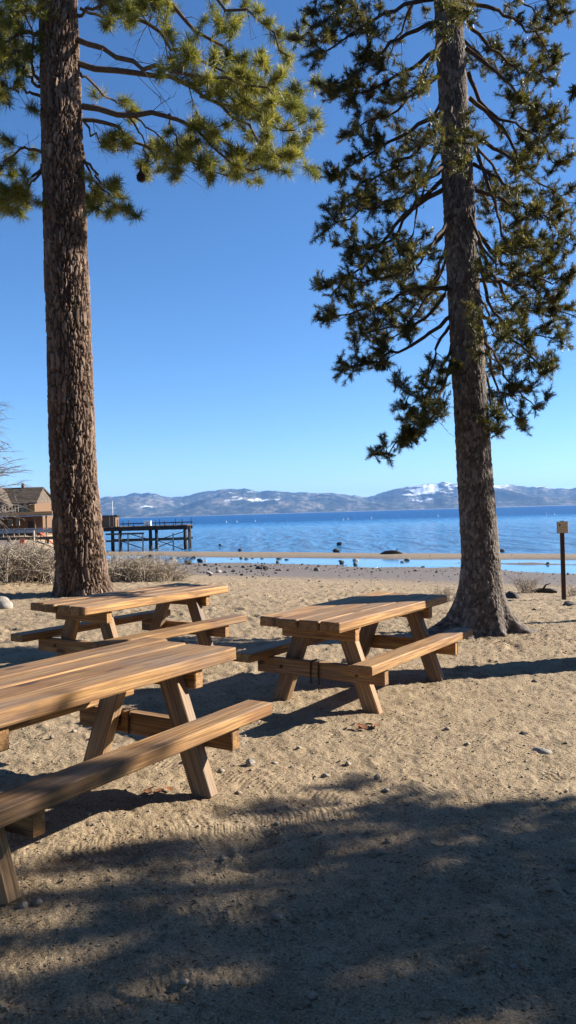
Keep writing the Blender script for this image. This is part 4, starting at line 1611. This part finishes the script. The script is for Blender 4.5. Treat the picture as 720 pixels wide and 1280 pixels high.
    rl_ = MB()
    z = dk1 + .05
    rl_.box(((xl + X(36)) / 2, -3.9, z + .85), (X(36) - xl, .08, .07))
    x = xl
    while x < X(36):
        rl_.box((x, -3.9, z + .42), (.05, .05, .85))
        x += .42
    rl_.build('railing', M['trim'], root)
    return root


house()


def yard():
    """terrace wall, rail and odds and ends in front of the house"""
    # grey guard rail
    Y0 = 92.0
    a, b_ = P(-30, 664, Y0), P(92, 663, Y0)
    gz = terr1(a.x, Y0)
    root = empty('guard_rail', (a.x, Y0, gz))
    tag(root, 'long pale grey rail in front of the house at left', 'railing')
    ln = b_.x - a.x
    z1, z0 = P(30, 661, Y0).z - gz, P(30, 667.5, Y0).z - gz
    m = MB()
    m.box((ln / 2, 0, z1), (ln, .12, .10))
    m.box((ln / 2, .0, (z1 + z0) / 2), (ln, .05, (z1 - z0) * .62))
    m.build('rail_panel', M['grey'], root)
    for k in range(9):
        p = MB()
        p.box((ln * (k + .5) / 9, -.06, z1 / 2 - .1), (.12, .12, z1 + .3))
        p.build('post', M['pierpale'], root)
    # dark kerb beam
    Y1 = 80.0
    a, b_ = P(-30, 674, Y1), P(84, 672, Y1)
    m = MB()
    m.bar(a, b_, .35, .30, .03)
    gz = terr1(a.x + 2, Y1)
    for k in range(7):
        p = a + (b_ - a) * ((k + .5) / 7)
        m.bar((p.x, p.y, gz - .3), (p.x, p.y, p.z - .15), .22, .22)
    o = m.build('timber_barrier', M['pierwood'])
    tag(o, 'dark horizontal timber barrier above the sandy bank at left', 'barrier')
    # tall post
    p0 = P(43, 692, 66)
    p0.z = terr1(p0.x, 66) - .1
    top = P(42.5, 663, 66).z
    m = MB()
    m.tube([(0, 0, 0), (0, 0, top - p0.z)], [.10, .085], 8)
    o = m.build('wooden_post', M['pierpale'])
    o.location = p0
    tag(o, 'single weathered post in front of the sandy bank at left', 'post')
    # orange panel on the bank
    p0 = P(28, 688, 70)
    p0.z = terr1(p0.x, 70)
    m = MB()
    m.box((0, 0, .75), (.42, .04, .5), None, .01)
    m.box((-.14, .03, .45), (.05, .05, .95))
    m.box((.14, .03, .45), (.05, .05, .95))
    o = m.build('notice_board', M['orange'])
    o.location = p0
    tag(o, 'small faded red board on the bank below the house', 'sign')
    # leaning orange ramp beside the house
    p0 = P(59, 662, 104)
    p0.z = terr1(p0.x, 104)
    root = empty('slide_frame', p0)
    tag(root, 'orange slanting frame standing right of the house', 'frame')
    m = MB()
    m.bar((-.9, 0, 1.5), (.8, 0, .0), .5, .12)
    m.build('slope', M['orange'], root)
    for x, z in ((-.9, 1.5), (-.3, 1.0)):
        m = MB()
        m.bar((x, .1, -.1), (x, .1, z), .1, .1)
        m.build('leg', M['orange'], root)


yard()


# ------------------------------------------------------------------ pier
def pier():
    Y0 = 96.0
    o0 = P(60, 690, Y0)
    root = empty('pier', (o0.x, Y0, WATER))
    tag(root, 'old dark timber pier on piles reaching into the lake behind the thick trunk', 'pier')
    X = lambda px: P(px, 670, Y0).x - o0.x
    Z = lambda px, py: P(px, py, Y0).z - WATER
    zt, zb = Z(190, 657.8), Z(190, 662.5)
    x0, x1 = X(60), X(235)
    W = 5.0
    m = MB()
    n = 60
    for i in range(n):
        xa = x0 + (x1 - x0) * (i + .5) / n
        m.box((xa, W / 2, zt + random.uniform(-.02, .02)), ((x1 - x0) / n - .03, W, .10), None, 0, random.random())
    m.build('deck', M['pierwood'], root)
    m = MB()
    for y in (.15, W - .15):
        m.box(((x0 + x1) / 2, y, zt - .28), (x1 - x0, .25, .40), None, .02)
    m.build('girder', M['pile'], root)
    zl = Z(190, 675)
    m = MB()
    m.box(((X(132) + x1) / 2, .12, zl), (x1 - X(132), .16, .22))
    m.box(((X(132) + x1) / 2, W - .12, zl), (x1 - X(132), .16, .22))
    m.box(((X(132) + X(180)) / 2, .05, Z(150, 667.5)), (X(180) - X(132), .10, .22))
    m.build('ledger', M['pierwood'], root)
    for px in (95, 140, 187.5, 231):
        for y in (.3, W - .3):
            m = MB()
            m.tube([(X(px), y, -1.5), (X(px), y, zt - .1)], [.24, .20], 9)
            m.build('pile', M['pile'], root)
    for px in (110, 149, 160, 178.5, 197, 216.5, 236):
        m = MB()
        m.box((X(px), -.06, (Z(190, 667) - 1.5) / 2), (.15, .15, Z(190, 666.5) + 1.5))
        m.build('post', M['pierpale'] if px not in (236,) else M['pierwood'], root)
    m = MB()
    for a, b_ in (((149, 676), (178, 686)), ((197, 676), (231, 688)), ((216, 676), (188, 688)), ((160, 667), (187, 675)), ((231, 664), (197, 675))):
        m.bar((X(a[0]), .35, Z(*a)), (X(b_[0]), .35, Z(*b_)), .10, .10)
    m.build('brace', M['pierwood'], root)
    # stubs standing along the deck edges
    xs = [X(144), X(147), X(151), X(167), X(176), X(184), X(192), X(194.5), X(199), X(206), X(213), X(217), X(222), X(227), X(233.5)]
    for i, x in enumerate(xs):
        m = MB()
        h = [.75, .9, .8, .55, .6, .5, .8, .75, .55, .6, .85, .55, .75, .5, .95][i]
        m.tube([(x, .15 if i % 2 else W - .2, zt - .1), (x, .15 if i % 2 else W - .2, zt + h)], [.055, .045], 6)
        m.build('rail_stub', M['pile'], root)
    m = MB()
    m.box(((X(140) + x1) / 2, W - .2, zt + .34), (x1 - X(140), .08, .12))
    m.build('rail', M['pile'], root)
    # hut on the pier
    p0 = Vector((o0.x + X(131), Y0 + 2.2, WATER + zt + .05))
    hut = empty('pier_hut', p0)
    tag(hut, 'small brown flat roofed hut on the pier beside the thick trunk', 'hut')
    m = MB()
    m.box((0, 0, .62), (2.1, 1.9, 1.24))
    m.build('wall', M['wall_brown'], hut)
    m = MB()
    m.box((0, 0, 1.33), (2.6, 2.3, .16), None, .02)
    m.build('roof', M['pile'], hut)
    for dx in (.35, .85):
        m = MB()
        m.box((dx, -.96, .65), (.10, .06, 1.2))
        m.build('batten', M['trim'], hut)
    fp = MB()
    fp.tube([(0, 0, 0), (0, 0, 3.1)], [.05, .03], 7)
    fp.tube([(0, 0, 3.1), (0, 0, 3.2)], [.06, .05], 7)
    f = fp.build('flagpole', M['white'])
    f.location = (o0.x + X(133.5), Y0 + 3.6, WATER + zt + .05)
    tag(f, 'thin white flagpole rising behind the pier hut', 'flagpole')
    bx = MB()
    bx.box((0, 0, .28), (.85, .6, .56), None, .03)
    bx.box((0, -.02, .585), (.92, .66, .06), None, .02)
    b = bx.build('dock_box', M['white'])
    b.location = (o0.x + X(184), Y0 + .6, WATER + zt + .05)
    tag(b, 'white dock box sitting on the middle of the pier', 'box')


random.seed(5)
pier()


# ------------------------------------------------------------------ buoys far out
def buoy_mesh():
    m = MB()
    m.tube([(0, 0, -.4), (0, 0, -.1), (0, 0, .25), (0, 0, .55), (0, 0, .75)], [.15, .38, .40, .25, .06], 10)
    m.tube([(0, 0, .7), (0, 0, 1.5)], [.05, .05], 6)
    return m


def buoys():
    lst = [(283, 652, 'white mooring buoy on the lake, nearest the pier'), (296, 651.5, 'white mooring buoy on the lake left of centre, second from the pier'), (319, 650.5, 'white mooring buoy on the lake left of centre, third from the pier'),
           (429, 650, 'white mooring buoy on the lake, left one of a close pair right of centre'), (435, 649.5, 'white mooring buoy on the lake, right one of a close pair right of centre'), (464, 648.5, 'white mooring buoy standing alone between the pair and the slender pine'),
           (547, 643, 'white mooring buoy just left of the slender pine'), (693, 643.5, 'white mooring buoy above the notice board'), (683, 645, 'tall white marker pole on the lake left of the notice board')]
    base = None
    for i, (px, py, lb) in enumerate(lst):
        g = water_pt(px, py)
        g = g if g.y < 420 else g * (420 / g.y)
        g.z = WATER
        if i == 8:
            m = MB()
            m.tube([(0, 0, -.4), (0, 0, .2)], [.25, .25], 8)
            m.tube([(0, 0, .2), (0, 0, 2.0)], [.10, .07], 7)
            o = m.build('marker_pole', M['white'])
            tag(o, lb, 'marker')
        else:
            if base is None:
                base = buoy_mesh().build('mooring_buoy', M['white'])
                o = base
            else:
                o = base.copy()
                COL.objects.link(o)
            tag(o, lb, 'buoy', 'mooring buoys on the lake')
        o.location = g
        s = g.y / FPX * (1.9 if i != 8 else 2.2)
        o.scale = (s, s, s)


buoys()


# ------------------------------------------------------------------ litter
def litter():
    n = 8000
    # density falls with distance but stays even on the picture
    Y = 1.9 * np.exp(RNG.random(n) * math.log(19 / 1.9))
    X = (RNG.random(n) - .5) * 1.15 * Y
    for k, (tx, ty, tr) in enumerate(((PS.location.x, PS.location.y, 1.3), (PB.location.x, PB.location.y, 2.0))):
        m = 1500
        sl = slice(k * m, (k + 1) * m)
        an = RNG.random(m) * 6.283
        rr = .3 + np.abs(RNG.normal(0, 1, m)) * tr * .5
        X[sl], Y[sl] = tx + np.cos(an) * rr, ty + np.sin(an) * rr
    z = terr(X, Y) + rough(X, Y)
    ln = RNG.uniform(.005, .019, n) * (1 + Y * .09)
    wd = RNG.uniform(.0008, .0022, n) * (1 + Y * .16)
    an = RNG.random(n) * 6.283
    d = np.stack([np.cos(an), np.sin(an), RNG.normal(0, .12, n)], 1) * ln[:, None] * .5
    s = np.stack([-np.sin(an), np.cos(an), np.zeros(n)], 1) * wd[:, None]
    c = np.stack([X, Y, z + .006], 1)
    up = np.array([0, 0, .004])
    V = np.stack([c - d - s, c - d + s, c + d + s, c + d - s, c + up + s * 0 - d * .6, c + up + d * .6], 1)
    b = (np.arange(n) * 6)[:, None]
    F4 = np.concatenate([b + np.array([[0, 4, 5, 3]]), b + np.array([[1, 2, 5, 4]])])
    F3 = np.concatenate([b + np.array([[0, 1, 4]]), b + np.array([[2, 3, 5]])])
    me = np_mesh('pine_litter', V.reshape(-1, 3), [F4, F3], False)
    tag(link('pine_litter', me, M['litter']), 'brown pine needles and bark crumbs scattered over the sand', 'litter', kind='stuff')
    # pebbles and crumbs of sand
    n = 5200
    Y = 1.9 * np.exp(RNG.random(n) * math.log(34 / 1.9))
    X = (RNG.random(n) - .5) * 1.15 * Y
    z = terr(X, Y) + rough(X, Y)
    base = np.array([[1, 0, 0], [-1, 0, 0], [0, 1, 0], [0, -1, 0], [0, 0, 1], [0, 0, -1.0], ])
    sz = RNG.uniform(.003, .010, n) * (1 + Y * .06) * (1 + 1.6 * (RNG.random(n) > .95))
    jit = RNG.uniform(.65, 1.25, (n, 6, 1))
    an = RNG.random(n) * 6.28
    ca, sa = np.cos(an), np.sin(an)
    v = base[None] * jit
    vx = v[..., 0] * ca[:, None] - v[..., 1] * sa[:, None]
    vy = v[..., 0] * sa[:, None] + v[..., 1] * ca[:, None]
    V = np.stack([vx, vy, v[..., 2] * .7], -1) * sz[:, None, None] + np.stack([X, Y, z + sz * .25], 1)[:, None]
    tri = np.array([[0, 2, 4], [2, 1, 4], [1, 3, 4], [3, 0, 4], [2, 0, 5], [1, 2, 5], [3, 1, 5], [0, 3, 5]])
    F = ((np.arange(n) * 6)[:, None, None] + tri[None]).reshape(-1, 3)
    me = np_mesh('pebbles', V.reshape(-1, 3), F, True)
    tag(link('pebbles', me, M['pebble']), 'small pebbles and crumbs scattered over the sand', 'pebbles', kind='stuff')


litter()


def shingle_beach():
    """small stones washed along the wet shore"""
    n = 1500
    q = RNG.normal(58, 8, n)
    X = RNG.uniform(-24, 30, n)
    Y = q - .65 * X
    z = terr(X, Y)
    k = (z > WATER - .06) & (Y > 24)
    X, Y, z = X[k], Y[k], z[k]
    n = len(X)
    base = np.array([[1, 0, 0], [-1, 0, 0], [0, 1, 0], [0, -1, 0], [0, 0, 1], [0, 0, -1.0]])
    sz = RNG.uniform(.02, .06, n) * (1 + 1.2 * (RNG.random(n) > .93))
    jit = RNG.uniform(.6, 1.25, (n, 6, 1))
    V = base[None] * jit * np.array([1, 1, .75]) * sz[:, None, None] + np.stack([X, Y, z + sz * .3], 1)[:, None]
    tri = np.array([[0, 2, 4], [2, 1, 4], [1, 3, 4], [3, 0, 4], [2, 0, 5], [1, 2, 5], [3, 1, 5], [0, 3, 5]])
    F = ((np.arange(n) * 6)[:, None, None] + tri[None]).reshape(-1, 3)
    me = np_mesh('shore_pebbles', V.reshape(-1, 3), F, False)
    tag(link('shore_pebbles', me, M['rock_dark']), 'dark pebbles strewn over the damp grey shore', 'pebbles', kind='stuff')


shingle_beach()


def leaf(px, py, s, label, group):
    g = G(px, py)
    m = MB()
    n = 9
    vs = []
    for i in range(n):
        u = i / (n - 1)
        w = math.sin(u * math.pi) ** .8 * .42
        for q in (-1, 0, 1):
            vs.append(((u - .5), q * w, .16 * abs(q) * w * 2 + .12 * (u - .5) ** 2 + .03))
    fs = []
    for i in range(n - 1):
        for q in (0, 1):
            fs.append((i * 3 + q, i * 3 + q + 1, i * 3 + q + 4, i * 3 + q + 3))
    m.add([tuple(c * s for c in v) for v in vs], fs, 0, 0, True)
    o = m.build('dry_leaf', M['leaf'])
    o.location = g + Vector((0, 0, .01))
    o.rotation_euler = (random.uniform(-.4, .4), random.uniform(-.3, .3), random.uniform(0, 6))
    tag(o, label, 'leaf', group)


for px, py in ((440, 909), (449, 910), (462, 908), (470, 909), (455, 911)):
    leaf(px, py, .075, 'curled brown leaf on the sand in front of the right table', 'brown leaves in front of the right table')
for px, py in ((190, 988), (200, 991), (211, 989), (185, 993)):
    leaf(px, py, .06, 'curled red brown leaf beside the leg of the nearest table', 'leaves by the leg of the nearest table')

# ------------------------------------------------------------------ air
def haze():
    t = NT('thin_air')
    v = t.n('ShaderNodeVolumePrincipled')
    v.inputs['Color'].default_value = (.22, .48, 1.0, 1)
    v.inputs['Density'].default_value = 2.8e-5
    v.inputs['Anisotropy'].default_value = 0.1
    t.l(v.outputs[0], t.out.inputs['Volume'])
    m = MB()
    m.box((0, 0, 440), (70000, 70000, 920))
    o = m.build('haze', t.m)
    tag(o, kind='stuff')


haze()

# ------------------------------------------------------------------ light
w = bpy.data.worlds.new('World')
sc.world = w
w.use_nodes = True
nt = w.node_tree
bg = nt.nodes['Background']
sky = nt.nodes.new('ShaderNodeTexSky')
sky.sky_type = 'NISHITA'
sky.sun_disc = False
sky.sun_elevation = R(SUN_EL)
sky.sun_rotation = R(SUN_AZ)
sky.altitude = 1900
sky.air_density = 1.0
sky.dust_density = .0
sky.ozone_density = 5.0
hs_ = nt.nodes.new('ShaderNodeHueSaturation')
hs_.inputs['Hue'].default_value = .501
hs_.inputs['Saturation'].default_value = 1.10
nt.links.new(sky.outputs[0], hs_.inputs['Color'])
nt.links.new(hs_.outputs[0], bg.inputs[0])
bg.inputs[1].default_value = .070
sl = bpy.data.lights.new('sun', 'SUN')
sl.energy = 5.0
sl.angle = R(.5)
sl.color = (1.0, .93, .82)
so = bpy.data.objects.new('sun', sl)
COL.objects.link(so)
so.rotation_euler = (-SUNV).to_track_quat('-Z', 'Y').to_euler()

# ------------------------------------------------------------------ camera
cam = bpy.data.cameras.new('camera')
cam.sensor_fit = 'VERTICAL'
cam.sensor_height = 36
cam.lens = 36 * FPX / 1280
cam.clip_start = .05
cam.clip_end = 90000
cam.shift_y = (HOR - 640) / 1280
co = bpy.data.objects.new('camera', cam)
COL.objects.link(co)
er, eu = Vector((CR, 0, SR)), Vector((-SR, 0, CR))
ez = Vector((0, -1, 0))
co.matrix_world = Matrix.Translation((0, 0, EYE)) @ Matrix((er, eu, ez)).transposed().to_4x4()
sc.camera = co

sc.view_settings.view_transform = 'Standard'
sc.view_settings.look = 'None'
sc.view_settings.gamma = 1
sc.view_settings.exposure = 1.45
sc.view_settings.use_curve_mapping = False
sc.render.engine = 'CYCLES'
sc.cycles.use_denoising = True
sc.cycles.max_bounces = 6
sc.cycles.transparent_max_bounces = 8
sc.cycles.volume_bounces = 0
sc.cycles.caustics_reflective = False
sc.cycles.caustics_refractive = False
